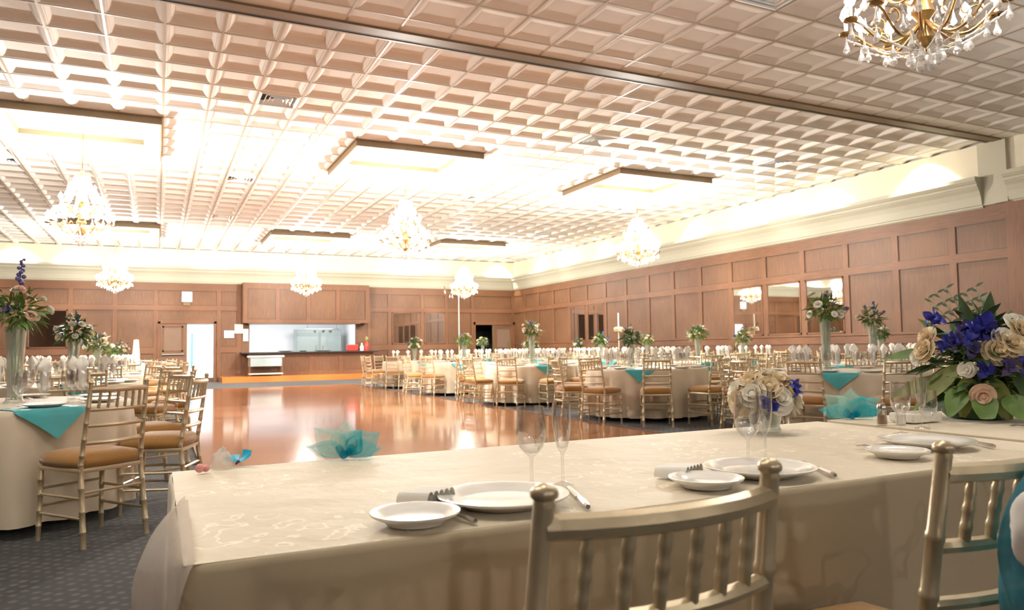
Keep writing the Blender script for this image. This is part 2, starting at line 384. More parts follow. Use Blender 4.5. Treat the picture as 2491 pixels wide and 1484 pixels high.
# ceiling : lay-in coffered tiles modelled tile by tile, in one mesh
COF = [(x, y) for y in (13.93, 24.75) for x in (TX0-2*TP, TX0+7*TP, TX0+16*TP)]
VENTS = [(2, -3), (11, -3), (18, -3), (-5, 6), (2, 6), (11, 6), (18, 6), (2, 14), (11, 14), (18, 14), (16, -13), (9, -12)]
def ceiling():
    b = MB(); g = MB(); skip = set()
    for (cx, cy) in COF:
        i0 = round((cx-TX0)/TP)-2; j0 = round((cy-1.224-TY0)/TQ)
        for i in range(4):
            for j in range(4): skip.add((i0+i, j0+j))
    for v in VENTS: skip.add(v)
    for i in range(-14, 23):
        for j in range(-41, 27):
            x0, y0 = TX0+i*TP, TY0+j*TQ; x1, y1 = x0+TP, y0+TQ
            if (i, j) in skip: continue
            if j == -8: b.box(x0, x1, y0, y1, ZC, ZC+.05); continue
            rings = [(0,0),(.038,0),(.041,.007),(.058,.009),(.155,.048),(.158,.048)]
            vs_, fs = [], []
            for t, h in rings:
                if j < -8: h *= .42
                u = t if t < .1 else t-.055
                vs_ += [(x0+u, y0+t, ZC+h), (x1-u, y0+t, ZC+h), (x1-u, y1-t, ZC+h), (x0+u, y1-t, ZC+h)]
            for k in range(len(rings)-1):
                for q in range(4): fs.append((k*4+q, k*4+(q+1)%4, k*4+4+(q+1)%4, k*4+4+q))
            k = len(rings)-1; fs.append(tuple(k*4+q for q in range(4)))
            b.add(vs_, fs)
    o = struct(b.build('ceiling', MT['tile']))
    for i in range(-14, 24):
        x = TX0+i*TP; spans = [(YN, YB)]
        for (cx, cy) in COF:
            if abs(x-cx) < 1.19: spans = [s for a0, b0 in spans for s in ((a0, min(b0, cy-1.2)), (max(a0, cy+1.2), b0)) if s[1]-s[0] > .05]
        for a0, b0 in spans: g.box(x-.013, x+.013, a0, b0, ZC-.006, ZC+.02)
    for j in range(-41, 28):
        y = TY0+j*TQ; spans = [(XL, XR)]
        for (cx, cy) in COF:
            if abs(y-cy) < 1.19: spans = [s for a0, b0 in spans for s in ((a0, min(b0, cx-1.2)), (max(a0, cx+1.2), b0)) if s[1]-s[0] > .05]
        for a0, b0 in spans: g.box(a0, b0, y-.012, y+.012, ZC-.005, ZC+.02)
    g.build('grid_bars', MT['grid'], o)
    s = MB(); s.box(XL-.3, XR+.3, YN-.3, YB+.3, 5.4, 5.5); s.build('deck', MT['tile'], o)
ceiling()
o = struct(MB().box(XL, XR-.09, 8.14, 8.31, 4.772, 4.80).build('trim_7', MT['coffer']))
MB().box(XL, XR-.09, 8.31, 8.40, 4.785, 4.80).build('track_slot', MT['black'], o)
MB().box(XL, XR-.09, 8.40, 8.43, 4.78, 4.80).build('track_edge', MT['grid'], o)

WHERE = ['front left', 'front middle', 'front right', 'rear left', 'rear middle', 'rear right']
for n, (cx, cy) in enumerate(COF):
    t = thing('ceiling_coffer', f'square brown-edged ceiling coffer around the {WHERE[n]} chandelier', 'ceiling coffer', (cx, cy, ZC), 0, 'ceiling coffers')
    if n == 0:
        f = MB(); h, q = 1.225, 1.14
        k = h-.022; lin = MB()
        for x0, x1, y0, y1 in ((-h,h,-h,-k),(-h,h,k,h),(-h,-k,-k,k),(k,h,-k,k)): f.box(x0, x1, y0, y1, -.125, .03)
        for x0, x1, y0, y1 in ((-k,k,-k,-q),(-k,k,q,k),(-k,-q,-q,q),(q,k,-q,q)): lin.box(x0, x1, y0, y1, -.122, .03)
        me_l = lin.mesh('liner'); me_l.materials.append(MT['white'])
        for x0, x1, y0, y1 in ((-h-.02,h+.02,-h-.02,-h),(-h-.02,-h,-h,h)): f.box(x0, x1, y0, y1, -.02, .0)
        me_f = f.mesh('frame'); me_f.materials.append(MT['coffer'])
        p = MB(); ix, iy, hz = .95, .60, .085
        for x0, x1, y0, y1 in ((-q,q,-q,-iy),(-q,q,iy,q),(-q,-ix,-iy,iy),(ix,q,-iy,iy)): p.box(x0, x1, y0, y1, -.01, hz)
        p.box(-q, q, -q, q, hz, hz+.03); me_p = p.mesh('ceiling_pan'); me_p.materials.append(MT['white'])
        it = MB()
        for x0, x1, y0, y1 in ((-ix,ix,-iy,-iy+.012),(-ix,ix,iy-.012,iy),(-ix,-ix+.012,-iy,iy),(ix-.012,ix,-iy,iy)): it.box(x0, x1, y0, y1, -.012, hz)
        me_i = it.mesh('inner_trim'); me_i.materials.append(MT['gilt'])
        md = MB(); md.lathe([(0,.02),(.10,.0),(.13,.02),(.2,.03),(.24,.06),(.26,.07),(.30,.10),(.30,.11)], 24); me_m = md.mesh('medallion', True); me_m.materials.append(MT['medal'])
    link('frame', me_f, None, t); link('liner', me_l, None, t); link('ceiling_pan', me_p, None, t); link('inner_trim', me_i, None, t); link('medallion', me_m, None, t)

VW = {(2,-3): 'nearest the partition track, left of middle', (11,-3): 'nearest the partition track, right of middle', (18,-3): 'near the mirror wall, first from the track',
      (-5,6): 'beyond the front left coffer', (2,6): 'between the front and rear coffers, left of middle', (11,6): 'between front and rear coffers, right of middle', (18,6): 'beyond the front right coffer',
      (2,14): 'before the rear coffers, left of middle', (11,14): 'before the rear coffers, right of middle', (18,14): 'before the rear right coffer', (16,-13): 'in the near ceiling at far right', (9,-12): 'in the near ceiling beside the big chandelier'}
def vent_meshes():
    a = MB(); b = MB(); h, h2 = TP/2-.015, TQ/2-.015
    prof = [(1.0,-.004),(.86,-.02),(.84,.0),(.80,.05)]
    for k, (s0, z0) in enumerate(prof[:-1]):
        s1, z1 = prof[k+1]
        vs_ = [(sx*h*s, sy*h2*s, z) for s, z in ((s0,z0),(s1,z1)) for sx, sy in ((-1,-1),(1,-1),(1,1),(-1,1))]
        a.add(vs_, [(q,(q+1)%4,4+(q+1)%4,4+q) for q in range(4)])
    for s in (.66, .46, .26):
        vs_ = [(sx*h*k, sy*h2*k, z) for k, z in ((s,-.015),(s-.12,.04)) for sx, sy in ((-1,-1),(1,-1),(1,1),(-1,1))]
        b.add(vs_, [(q,(q+1)%4,4+(q+1)%4,4+q) for q in range(4)])
    c = MB().box(-h, h, -h2, h2, .06, .08)
    return [x.mesh(n) for x, n in ((a,'frame'),(b,'louvre'),(c,'duct'))]
VM = vent_meshes()
for me, k in zip(VM, ('white','white','black')): me.materials.append(MT[k])
for v in VENTS:
    t = thing('ceiling_vent', f'square louvred ceiling vent {VW[v]}', 'vent', (TX0+(v[0]+.5)*TP, TY0+(v[1]+.5)*TQ, ZC), 0, 'ceiling vents')
    for me in VM: link(me.name.split('.')[0], me, None, t)

# ------------------------------------------------------------------ downlights washing the wall above the crown
def downlight(x, y, label, wall):
    t = thing('recessed_downlight', label, 'downlight', (x, y, ZC), 0, 'wall washing downlights')
    link('trim_ring', DL[0], None, t); link('lens', DL[1], None, t)
    l = bpy.data.lights.new('downlight_beam', 'SPOT'); l.energy = P_DOWN; l.color = (1,.92,.78); l.spot_size = radians(100); l.spot_blend = .35; l.shadow_soft_size = .05
    lo = bpy.data.objects.new('downlight_beam', l); C.objects.link(lo); lo.parent = t; lo.location = (0, 0, -.04)
    d = Vector((.5, 0, -1)) if wall == 'r' else Vector((0, .5, -1)); lo.rotation_euler = d.to_track_quat('-Z', 'Y').to_euler()
a = MB().lathe([(.06,.0),(.095,-.006),(.10,.0),(.10,.01)], 20, cap=False).mesh('trim_ring', True); a.materials.append(MT['white'])
b_ = MB().lathe([(0,.005),(.062,.005)], 16, cap=False).mesh('lens'); b_.materials.append(MT['down'])
DL = (a, b_)
def can_light(x, y, label):  # recessed lamps added out of view to brighten the near tables
    t = thing('recessed_downlight', label, 'downlight', (x, y, ZC-.002), 0, 'recessed lamps over the head table')
    link('trim_ring', DL[0], None, t, None, None, 1.3); link('lens', DL[1], None, t, None, None, 1.3)
    l = bpy.data.lights.new('downlight_beam', 'SPOT'); l.energy = P_CAN; l.color = (1,.93,.82); l.spot_size = radians(95); l.spot_blend = .8; l.shadow_soft_size = .08
    lo = bpy.data.objects.new('downlight_beam', l); C.objects.link(lo); lo.parent = t; lo.location = (0, 0, -.03)
for q, (x, y) in enumerate(((-.88,2.0),(.96,2.0),(2.80,2.0),(4.65,2.0),(-2.1,4.4),(-.88,4.4))): can_light(x, y, f'recessed ceiling lamp above the view, {["first","second","third","fourth","fifth","sixth"][q]} over the near tables')
ORD = ['first','second','third','fourth','fifth','sixth','seventh','eighth']
for k in range(8): downlight(XR-.42, 9.7+2.37*k, f'{ORD[k]} recessed downlight from the partition track above the mirror wall crown', 'r')
for k, x in enumerate((-5.9,-4.24,-2.53,-.8,1.74,9.1,13.3)): downlight(x, YB-.42, f'{ORD[k]} recessed downlight from the left over the back wall crown', 'b')

# ------------------------------------------------------------------ chandeliers
def chandelier_parts():
    P = {}
    def reg(k, mb, m, smooth=True):
        me = mb.mesh(k, smooth); me.materials.append(MT[m]); P[k] = me
    reg('rod', MB().tube([(0,0,1.26),(0,0,2.02)], .008, 6), 'bronze')
    reg('column', MB().lathe([(0,.13),(.03,.14),(.06,.19),(.035,.24),(.03,.30),(.075,.36),(.05,.43),(.025,.52),(.02,.62),(.05,.68),(.03,.75),(.018,.9),(.03,1.0),(.055,1.05),(.03,1.12),(.02,1.18),(.035,1.22),(.0,1.27)], 12), 'bronze')
    reg('crown_ring', MB().tube([(.11*cos(t), .11*sin(t), 1.13) for t in [2*pi*k/20 for k in range(20)]], .008, 6, closed=True), 'bronze')
    def arm(r, z0, dip, zt):
        pts = []
        for k in range(13):
            u = k/12; x = .03+(r-.03)*u
            z = z0+(zt-z0)*u**3-dip*sin(pi*min(1, u*1.15))
            pts.append((x, 0, z))
        m = MB().tube(pts, [.012-.004*k/12 for k in range(13)], 6)
        m.tube([(r*.62+.045*cos(t), 0, z0-dip*.5+.06+.045*sin(t)) for t in [k*.5 for k in range(10)]], .006, 5)
        m.lathe([(.0,zt-.012),(.045,zt),(.05,zt+.012),(.018,zt+.006)], 10, (r,0,0)); return m
    reg('arm', arm(.47, .30, .13, .33), 'bronze'); reg('upper_arm', arm(.30, .56, .08, .64), 'bronze')
    reg('candle', MB().lathe([(.013,0),(.013,.085),(.0,.088)], 8), 'candle')
    reg('bulb', MB().lathe([(.0,0),(.024,.01),(.037,.04),(.026,.075),(.0,.115)], 10), 'bulb')
    reg('crystal_drop', MB().lathe([(.0,.045),(.004,.04),(.004,.02),(.007,.012),(.012,-.02),(.024,-.05),(.020,-.068),(.0,-.085)], 7), 'crystal', False)
    def strand(pts, r):   # beads threaded on one string
        q, rr = [], []
        for u, v in zip(pts, pts[1:]):
            for f, g in ((0,.25),(.18,.9),(.5,1),(.82,.9)): q.append(Vector(u).lerp(Vector(v), f)); rr.append(r*g)
        return MB().tube(q, rr, 6)
    reg('bead_strand', strand([(.11+.33*(k/13)**1.7, 0, 1.12-.72*k/13+.10*(k/13)**2) for k in range(14)], .019), 'crystal', False)
    reg('lower_bead_strand', strand([(.44*(1-k/9)+.03, 0, .28-.17*sin(pi*k/18)) for k in range(10)], .009), 'crystal', False)
    return P
CH = chandelier_parts()
def chandelier(x, y, label, power, detailed=1):
    t = thing('crystal_chandelier', label, 'chandelier', (x, y, 2.88), .2+x, 'crystal chandeliers')
    for k in ('rod', 'column', 'crown_ring'): link(k, CH[k], None, t)
    for k in range(12): link('bead_strand', CH['bead_strand'], None, t, None, (0, 0, 2*pi*(k+.5)/12))
    for k in range(10): link('lower_bead_strand', CH['lower_bead_strand'], None, t, None, (0, 0, 2*pi*k/10))
    for n, r, zt, nm, dz in ((12, .47, .342, 'arm', 0), (8, .30, .652, 'upper_arm', .26)):
        for k in range(n):
            a = 2*pi*k/n+dz
            ar = link(nm, CH[nm], None, t, None, (0, 0, a))
            link('candle', CH['candle'], None, ar, (r, 0, zt)); link('bulb', CH['bulb'], None, ar, (r, 0, zt+.085))
    def drop(r, z, a, s=1): link('crystal_drop', CH['crystal_drop'], None, t, (r*cos(a), r*sin(a), z), (0, 0, a), s)
    for k in range(12):
        a = 2*pi*k/12
        drop(.47, .275, a, 1.0); drop(.36, .215, a+.26, .9)
    for k in range(8): drop(.20, .15, 2*pi*k/8+.2, 1.0)
    for k in range(5): drop(.09, .10, 2*pi*k/5, 1.05)
    for k in range(6): drop(.30, .585, 2*pi*k/6+.26, .9)
    for k in range(12): drop(.20, .96, 2*pi*k/12+.1, .9); drop(.40, .45, 2*pi*k/12+.1, .9)
    for k in range(6): drop(.11, 1.08, 2*pi*k/6, .8)
    drop(.03, .06, .4, 1.1); drop(.03, .06, 3.5, 1.1)
    l = bpy.data.lights.new('candle_glow', 'POINT'); l.energy = power; l.color = WARM; l.shadow_soft_size = .10
    lo = bpy.data.objects.new('candle_glow', l); C.objects.link(lo); lo.parent = t; lo.location = (0, 0, .95)
    return t
for n, (x, y) in enumerate(((-1.15,13.95),(4.4,13.95),(9.95,13.95),(-1.15,24.75),(4.4,24.75),(10.0,24.75))):
    chandelier(x, y, f'lit crystal chandelier hanging from the {WHERE[n]} ceiling coffer', P_CHAND)
for x, y, q in ((-1.15,3.1,'left of'),(9.95,3.1,'right of')): chandelier(x, y, f'crystal chandelier over the near room, out of view {q} the big one', P_NEAR)  # unseen pair added to fill the near room with light
for x, q in ((-1.15,'left'),(4.4,'middle'),(9.95,'right')): chandelier(x, -7.7, f'crystal chandelier behind the viewer, {q} of its row', P_BACK)  # unseen row added to light the sides facing the camera
chandelier(4.54, 3.1, 'large near crystal chandelier on gold arms, cut by the top right corner', P_NEAR)

# ------------------------------------------------------------------ mirrors
def mirror(axis, a0, a1, label):
    t = thing('wall_mirror', label, 'mirror', (0,0,0), 0, 'panel wall mirrors')
    fr = MB(); z0, z1 = 1.30, 2.59; k = .035
    def bx(m, p0, p1, q0, q1, d0, d1):
        if axis == 'y': m.box(XR-d1, XR-d0, p0, p1, q0, q1)
        else: m.box(p0, p1, YB-d1, YB-d0, q0, q1)
    for p in ((a0,a1,z0,z0+k),(a0,a1,z1-k,z1),(a0,a0+k,z0,z1),(a1-k,a1,z0,z1)): bx(fr, *p, .0, .03)
    fr.build('frame', MT['stile'], t)
    g = MB(); bx(g, a0+k*.5, a1-k*.5, z0+k*.5, z1-k*.5, .0, .016); g.build('mirror_glass', MT['mirror'], t)
for k, lab in ((2,'nearest of the mirrors on the right wall'),(3,'second mirror from the camera on the right wall'),(4,'third mirror from the camera on the right wall'),(10,'far mirror on the right wall, nearer of the far pair'),(11,'farthest mirror on the right wall')):
    y = 9.22+1.247*k; mirror('y', y+.075, y+1.247-.075, 'framed wall mirror, '+lab)
mirror('x', -3.87, -2.74, 'framed wall mirror on back wall at far left')
mirror('x', 8.56, 9.75, 'framed wall mirror on back wall just right of the bar')
mirror('x', 9.93, 10.82, 'narrower framed wall mirror on back wall, right of its twin')

# ------------------------------------------------------------------ doors, corridor, kitchen, bar
d = struct(MB().box(.02, .10, YB-.06, YB+.05, 0, 2.2).build('door_1', MT['stile']))
MB().box(1.86, 1.94, YB-.06, YB+.05, 0, 2.2).build('jamb', MT['stile'], d)
MB().box(.02, 1.94, YB-.06, YB+.05, 2.12, 2.24).build('head', MT['stile'], d)
lf = MB().box(.10, .97, YB-.02, YB+.03, .02, 2.12).build('door_leaf', MT['doorbrown'], d)
f = MB()
for x0, x1, z0, z1 in ((.16,.84,1.98,2.04),(.16,.84,1.12,1.17),(.16,.22,1.12,2.04),(.78,.84,1.12,2.04)): f.box(x0, x1, YB-.035, YB-.01, z0, z1)
f.build('pane_frame', MT['stile'], lf); MB().box(.22, .78, YB-.026, YB-.015, 1.17, 1.98).build('pane', MT['glasspane'], lf)
m = MB().tube([(.16,YB-.07,1.02),(.86,YB-.07,1.02)], .025, 8); m.box(.15,.2,YB-.07,YB-.01,.99,1.05); m.box(.82,.87,YB-.07,YB-.01,.99,1.05); m.build('push_bar', MT['steel'], lf)
# corridor behind
b = MB(); b.box(-.4,-.3,YB+.2,YB+5,0,2.6); b.box(2.5,2.6,YB+.2,YB+5,0,2.6); b.box(-.4,2.6,YB+5,YB+5.1,0,2.6); b.box(-.4,2.6,YB+.2,YB+5,2.6,2.7); b.box(-.4,2.6,YB+.2,YB+5,-.1,0)
struct(b.build('wall_corridor', MT['kwall']))
o = struct(MB().box(1.0, 2.15, YB+3.4, YB+3.46, 0, 2.2).build('door_2', MT['white']))
MB().box(1.22, 1.31, YB+3.38, YB+3.41, .45, 1.85).build('slit_pane', MT['bluestrip'], o)
m = MB().tube([(1.95,YB+3.36,1.0),(2.05,YB+3.36,1.0)], .02, 8); m.build('door_handle', MT['steel'], o)
def lamp_panel(x, y, z, sx, sy, label, power):
    t = thing('ceiling_lamp', label, 'ceiling lamp', (x, y, z)); f = MB()
    for x0, x1, y0, y1 in ((-sx,sx,-sy,-sy+.03),(-sx,sx,sy-.03,sy),(-sx,-sx+.03,-sy,sy),(sx-.03,sx,-sy,sy)): f.box(x0, x1, y0, y1, -.05, 0)
    f.build('frame', MT['white'], t); MB().box(-sx+.03, sx-.03, -sy+.03, sy-.03, -.03, -.005).build('diffuser', MT['tube'], t)
    l = bpy.data.lights.new('lamp_glow', 'AREA'); l.shape = 'RECTANGLE'; l.size = 2*sx; l.size_y = 2*sy; l.energy = power; l.color = (.95,.98,1)
    lo = bpy.data.objects.new('lamp_glow', l); C.objects.link(lo); lo.parent = t; lo.location = (0,0,-.06)
lamp_panel(1.2, YB+1.7, 2.6, .6, .9, 'bright white corridor ceiling lamp behind the open door', P_KITCHEN*2)
# kitchen
for nm, q in (('wall_kitchen_left',(2.7,2.8,YB+.2,YB+4,0,2.8)),('wall_kitchen_right',(7.5,7.6,YB+.2,YB+4,0,2.8)),('wall_kitchen_back',(2.7,7.6,YB+4,YB+4.1,0,2.8)),('ceiling_kitchen',(2.7,7.6,YB+.2,YB+4,2.8,2.9)),('floor_kitchen',(2.7,7.6,YB+.2,YB+4,-.1,0))):
    struct(MB().box(*q).build(nm, MT['kwall']))
lamp_panel(4.1, YB+1.9, 2.8, .6, .9, 'left kitchen ceiling lamp behind the bar opening', P_KITCHEN*.5); lamp_panel(6.2, YB+1.9, 2.8, .6, .9, 'right kitchen ceiling lamp behind the bar opening', P_KITCHEN*.5)
t = thing('steel_cooler', 'grey steel cooler with two doors seen through the bar opening', 'cooler', (6.25, YB+3.4, 0))
MB().rbox((0,0,1.0),(1.9,.7,2.0),.02).build('body', MT['hood'], t)
for k, x in enumerate((-.48,.48)):
    dd = MB().rbox((x,-.37,1.05),(.88,.04,1.7),.01).build('door', MT['hood'], t); MB().tube([(x+.34*(1 if k == 0 else -1),-.42,.9),(x+.34*(1 if k == 0 else -1),-.42,1.3)], .015, 6).build('handle', MT['steel'], dd)
t = thing('pot_rack', 'steel hanging utensil rail in front of kitchen cooler', 'rack', (6.2, YB+2.2, 1.98))
MB().tube([(-.7,0,0),(.7,0,0)], .015, 6).build('rail', MT['steel'], t); m = MB()
for x in (-.6,.6): m.tube([(x,0,0),(x,0,.82)], .008, 5)
m.build('hanger', MT['steel'], t)
for x in (-.3,.05,.35): MB().lathe([(0,-.16),(.07,-.15),(.09,-.06),(.09,-.05)], 10, (x,0,0)).build('pan', MT['steel'], t)
# bar
t = thing('bar_counter', 'long panelled wooden bar with dark countertop below the kitchen opening', 'bar', (5.2, YB-.30, 0))
MB().box(-2.2, 2.4, -.28, .30, .18, 1.0).build('body', MT['panel'], t)
m = MB()
for x in (-2.12,-1.05,.05,1.15,2.32): m.box(x-.07, x+.07, -.30, -.27, .2, 1.0)
m.box(-2.2, 2.4, -.302, -.27, .18, .32); m.box(-2.2, 2.4, -.302, -.27, .88, 1.0); m.build('face_frame', MT['stile'], t)
MB().rbox((.05,-.06,1.03),(5.0,.78,.055),.015).build('countertop', MT['black'], t)
t2 = thing('serving_cart', 'low cart with white top parked against the bar front', 'cart', (3.55, YB-.98, .20))
MB().rbox((0,0,.70),(1.25,.42,.06),.01).build('top', MT['white'], t2); MB().box(-.58,.58,-.2,.2,.06,.10).build('shelf', MT['notice'], t2); MB().box(-.58,.58,-.18,.2,.35,.66).build('bin', MT['hood'], t2)
for x in (-.56,.56):
    for y in (-.18,.18): MB().tube([(x,y,0),(x,y,.68)], .02, 6).build('leg', MT['doorbrown'], t2)
struct(MB().box(2.05, 8.0, 27.55, YB, 0, .20).build('floor_step', MT['step']))
# red things on the bar
o = tag(MB().rbox((0,0,.12),(.42,.3,.24),.03).build('red_box', MT['redplastic'], None, False, (6.86, YB-.30, 1.058)), 'red box standing on the bar at its right end', 'box')
t = thing('bottle', 'red bottle with green stopper at the right end of the bar', 'bottle', (7.42, YB-.35, 1.058))
MB().lathe([(0,0),(.09,0),(.095,.2),(.06,.30),(.03,.34),(.03,.40)], 14).build('body', MT['redplastic'], t, True); MB().lathe([(0,.40),(.05,.40),(.07,.46),(.04,.54),(0,.56)], 12).build('stopper', MT['leafy'], t, True)
o = tag(MB().lathe([(0,0),(.07,0),(.075,.15),(.03,.23),(.025,.30),(0,.30)], 12).build('bottle', MT['salt'], None, True, (7.22, YB-.38, 1.058)), 'white bottle between red box and red bottle on the bar', 'bottle')
for k, (x, dx) in enumerate(((4.35,.3),(5.0,.16),(5.75,.34))):
    tag(MB().lathe([(0,0),(dx*.5,0),(dx,.035),(dx,.045),(dx*.5,.012),(0,.012)], 16).build('platter', MT['hood'], None, True, (x, YB-.25, 1.058)), ['wide steel platter on the bar, leftmost of three','small steel platter in the middle of the bar','wide steel platter on the bar, rightmost of three'][k], 'platter', 'platters on the bar')
# signs and plates on the wall
t = thing('exit_sign', 'white lit square sign with orange mark high above the double door', 'sign', (.95, YB-.03, 2.9))
MB().rbox((0,0,.185),(.34,.06,.37),.012).build('casing', MT['white'], t); MB().box(-.15,.15,-.036,-.029,.03,.34).build('face', MT['signlit'], t)
m = MB().tube([(-.06,-.04,.24),(-.02,-.04,.28),(.05,-.04,.27),(.06,-.04,.21),(.0,-.04,.17),(.0,-.04,.12)], .014, 5); m.ball((0,-.04,.075), .018); m.build('mark', MT['signmark'], t)
MB().box(-.12,.12,-.02,.03,-.12,-.02).build('bracket', MT['coffer'], t)
t = thing('switch_plate', 'white switch plate on wall right of the white doorway', 'switch', (2.38, YB-.03, 1.6)); MB().rbox((0,0,.13),(.34,.03,.27),.01).build('plate', MT['white'], t)
for x in (-.1,0,.1): MB().box(x-.025,x+.025,-.03,-.01,.08,.18).build('rocker', MT['china'], t)
tag(MB().rbox((0,0,0),(.30,.02,.34),.008).build('paper_notice', MT['notice'], None, False, (2.72, YB-.035, 1.93)), 'upper pink paper notice beside the bar opening', 'notice')
tag(MB().rbox((0,0,0),(.18,.02,.46),.008).build('paper_notice', MT['notice'], None, False, (2.96, YB-.035, 1.70)), 'lower narrow paper notice at the left edge of bar opening', 'notice')
# right hand dark doorway
d = struct(MB().box(12.12, 12.2, YB-.05, YB+.05, 0, 2.2).build('door_4', MT['stile'])); MB().box(13.97, 14.04, YB-.05, YB+.05, 0, 2.2).build('jamb', MT['stile'], d); MB().box(12.12, 14.04, YB-.05, YB+.05, 2.08, 2.2).build('head', MT['stile'], d)
lf = MB().box(13.05, 13.98, YB-.01, YB+.04, .02, 2.08).build('door_leaf', MT['doorbrown'], d); MB().box(13.0, 13.08, YB-.03, YB+.03, .02, 2.08).build('astragal', MT['coffer'], lf)
m = MB(); 
for z0, z1 in ((.2,.95),(1.1,1.9)): m.box(13.22, 13.82, YB-.02, YB, z0, z1)
m.build('door_panel', MT['glasspane'], lf); MB().box(13.72,13.86,YB-.05,YB-.01,.9,1.35).build('push_plate', MT['coffer'], lf)
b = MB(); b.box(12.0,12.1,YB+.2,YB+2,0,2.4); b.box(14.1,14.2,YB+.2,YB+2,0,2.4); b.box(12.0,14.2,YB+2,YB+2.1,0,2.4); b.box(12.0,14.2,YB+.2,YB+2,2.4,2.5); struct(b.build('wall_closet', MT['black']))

# ------------------------------------------------------------------ chairs
def post(pts, r0, r1, rings):
    # bamboo-turned post: radius between pts with raised rings at the given parameters
    m = MB(); P = [Vector(p) for p in pts]
    L = [0]
    for a, b in zip(P, P[1:]): L.append(L[-1]+(b-a).length)
    def at(u):
        s = u*L[-1]
        for k in range(len(P)-1):
            if s <= L[k+1]+1e-9: return P[k].lerp(P[k+1], (s-L[k])/(L[k+1]-L[k]))
        return P[-1]
    us = {0., 1.}
    for k in range(1, len(P)-1): us.add(L[k]/L[-1])
    e = .006/L[-1]; rr = {}
    for q in rings:
        for d, g in ((-1.2*e, 1), (-.7*e, 1.13), (.7*e, 1.13), (1.2*e, 1)): us.add(q+d); rr[q+d] = g
    us = sorted(u for u in us if 0 <= u <= 1)
    m.tube([at(u) for u in us], [(r0+(r1-r0)*u)*rr.get(u, 1) for u in us], 10); return m
def bow(z, y, hw, r, sag=.03, n=8, lift=0):
    return MB().tube([(hw*(2*k/n-1), y-sag*(1-(2*k/n-1)**2), z+lift*(1-(2*k/n-1)**2)) for k in range(n+1)], r, 8)
def yb(z): return -.19-.145*(z-.45) if z > .45 else -.19-.12*(.45-z)
def chair_meshes():
    P = []
    def reg(k, mb, m='gold', smooth=True):
        me = mb.mesh(k, smooth); me.materials.append(MT[m]); P.append((k, me))
    for sx in (-1, 1):
        m = post([(sx*.192, yb(0), 0), (sx*.182, yb(.45), .45), (sx*.171, yb(.905), .905)], .016, .0125, [.1,.22,.36,.5,.56,.66,.76,.86])
        m.lathe([(.0125,.9),(.0118,.907),(.0152,.910),(.0162,.914),(.0152,.919),(.009,.924),(0,.926)], 12, (sx*.171, yb(.905), 0)); reg('leg', m)
    for sx in (-1, 1): reg('leg', post([(sx*.19,.19,0),(sx*.185,.18,.43)], .013, .017, [.2,.4,.62,.82]))
    m = bow(.875, yb(.875), .168, .0155, .035, 8); reg('top_rail', m)
    for z in (.762, .672, .575): reg('rail', bow(z, yb(z), .174, .0115, .03, 8))
    for k in range(6):
        u = (k+1)/7*2-1; s1 = .035*(1-u*u); s0 = .03*(1-u*u)
        reg('spindle', post([(.174*u, yb(.762)-s0, .762), (.168*u, yb(.875)-s1, .875)], .0085, .0075, [.25,.5,.75]))
    for z, za in ((.16,.16),(.27,.27)):
        for sx in (-1, 1): reg('stretcher', MB().tube([(sx*.187, yb(z), z), (sx*.188, .186, za)], .009, 6))
    for z in (.20, .30): reg('stretcher', MB().tube([(-.187, .187, z), (.187, .187, z)], .009, 6))
    reg('stretcher', MB().tube([(-.187, yb(.3), .3), (.187, yb(.3), .3)], .009, 6))
    m = MB().rbox((0,0,.422), (.40,.41,.028), .012); reg('seat_frame', m)
    def cu(u, v):
        a = u*2*pi; k = 1/max(abs(cos(a)), abs(sin(a)))**.72; r = .195*min(k, 1.3)
        rr = [1.0, 1.07, 1.08, .95, .62, 0][int(round(v*5))]; zz = [.436, .448, .478, .506, .522, .526][int(round(v*5))]
        return (r*rr*cos(a), r*rr*sin(a)*1.02, zz)
    reg('seat_cushion', MB().grid(cu, 24, 5, True), 'cushion', 'all')
    return P
CHM = chair_meshes()
def far_chair_meshes():
    j = MB()
    for k, me in CHM:
        if k == 'seat_cushion': continue
        j.add([v.co for v in me.vertices], [tuple(p.vertices) for p in me.polygons])
    me = j.mesh('chair_frame', True); me.materials.append(MT['gold']); return [('frame', me), CHM[-1]]
FCM = far_chair_meshes()
def chair(x, y, face, label, group, full=False, z=0):
    t = thing('banquet_chair', label, 'chair', (x, y, z), atan2(face[1], face[0])-pi/2, group)
    for k, me in (CHM if full else FCM): link(k, me, None, t)
    return t

# ------------------------------------------------------------------ tableware meshes
def reg_me(name, mb, m, smooth=True):
    me = mb.mesh(name, smooth); me.materials.append(MT[m]); return me
GOB = reg_me('goblet', MB().lathe([(.034,0),(.036,.003),(.030,.006),(.006,.012),(.0045,.03),(.0045,.075),(.007,.083),(.020,.092),(.034,.110),(.0405,.135),(.042,.16),(.039,.20),(.0365,.222),(.0355,.222),(.038,.20),(.0405,.16),(.039,.136),(.033,.112),(.018,.095),(0,.09)], 20, cap=False), 'glass')
FLU = reg_me('flute', MB().lathe([(.031,0),(.033,.003),(.026,.006),(.005,.012),(.004,.03),(.004,.085),(.007,.093),(.016,.108),(.023,.14),(.0265,.18),(.0275,.235),(.0265,.235),(.0255,.18),(.022,.14),(.014,.11),(0,.102)], 20, cap=False), 'glass')
def plate_mesh(r, name):
    return reg_me(name, MB().lathe([(0,.003),(r*.55,.003),(r*.58,0),(r*.64,0),(r*.70,.006),(r*.98,.017),(r,.019),(r,.0215),(r*.97,.022),(r*.72,.0135),(r*.66,.010),(r*.6,.009),(0,.009)], 40, cap=False), 'china')
PL_D, PL_B = plate_mesh(.135, 'dinner_plate'), plate_mesh(.083, 'bread_plate')
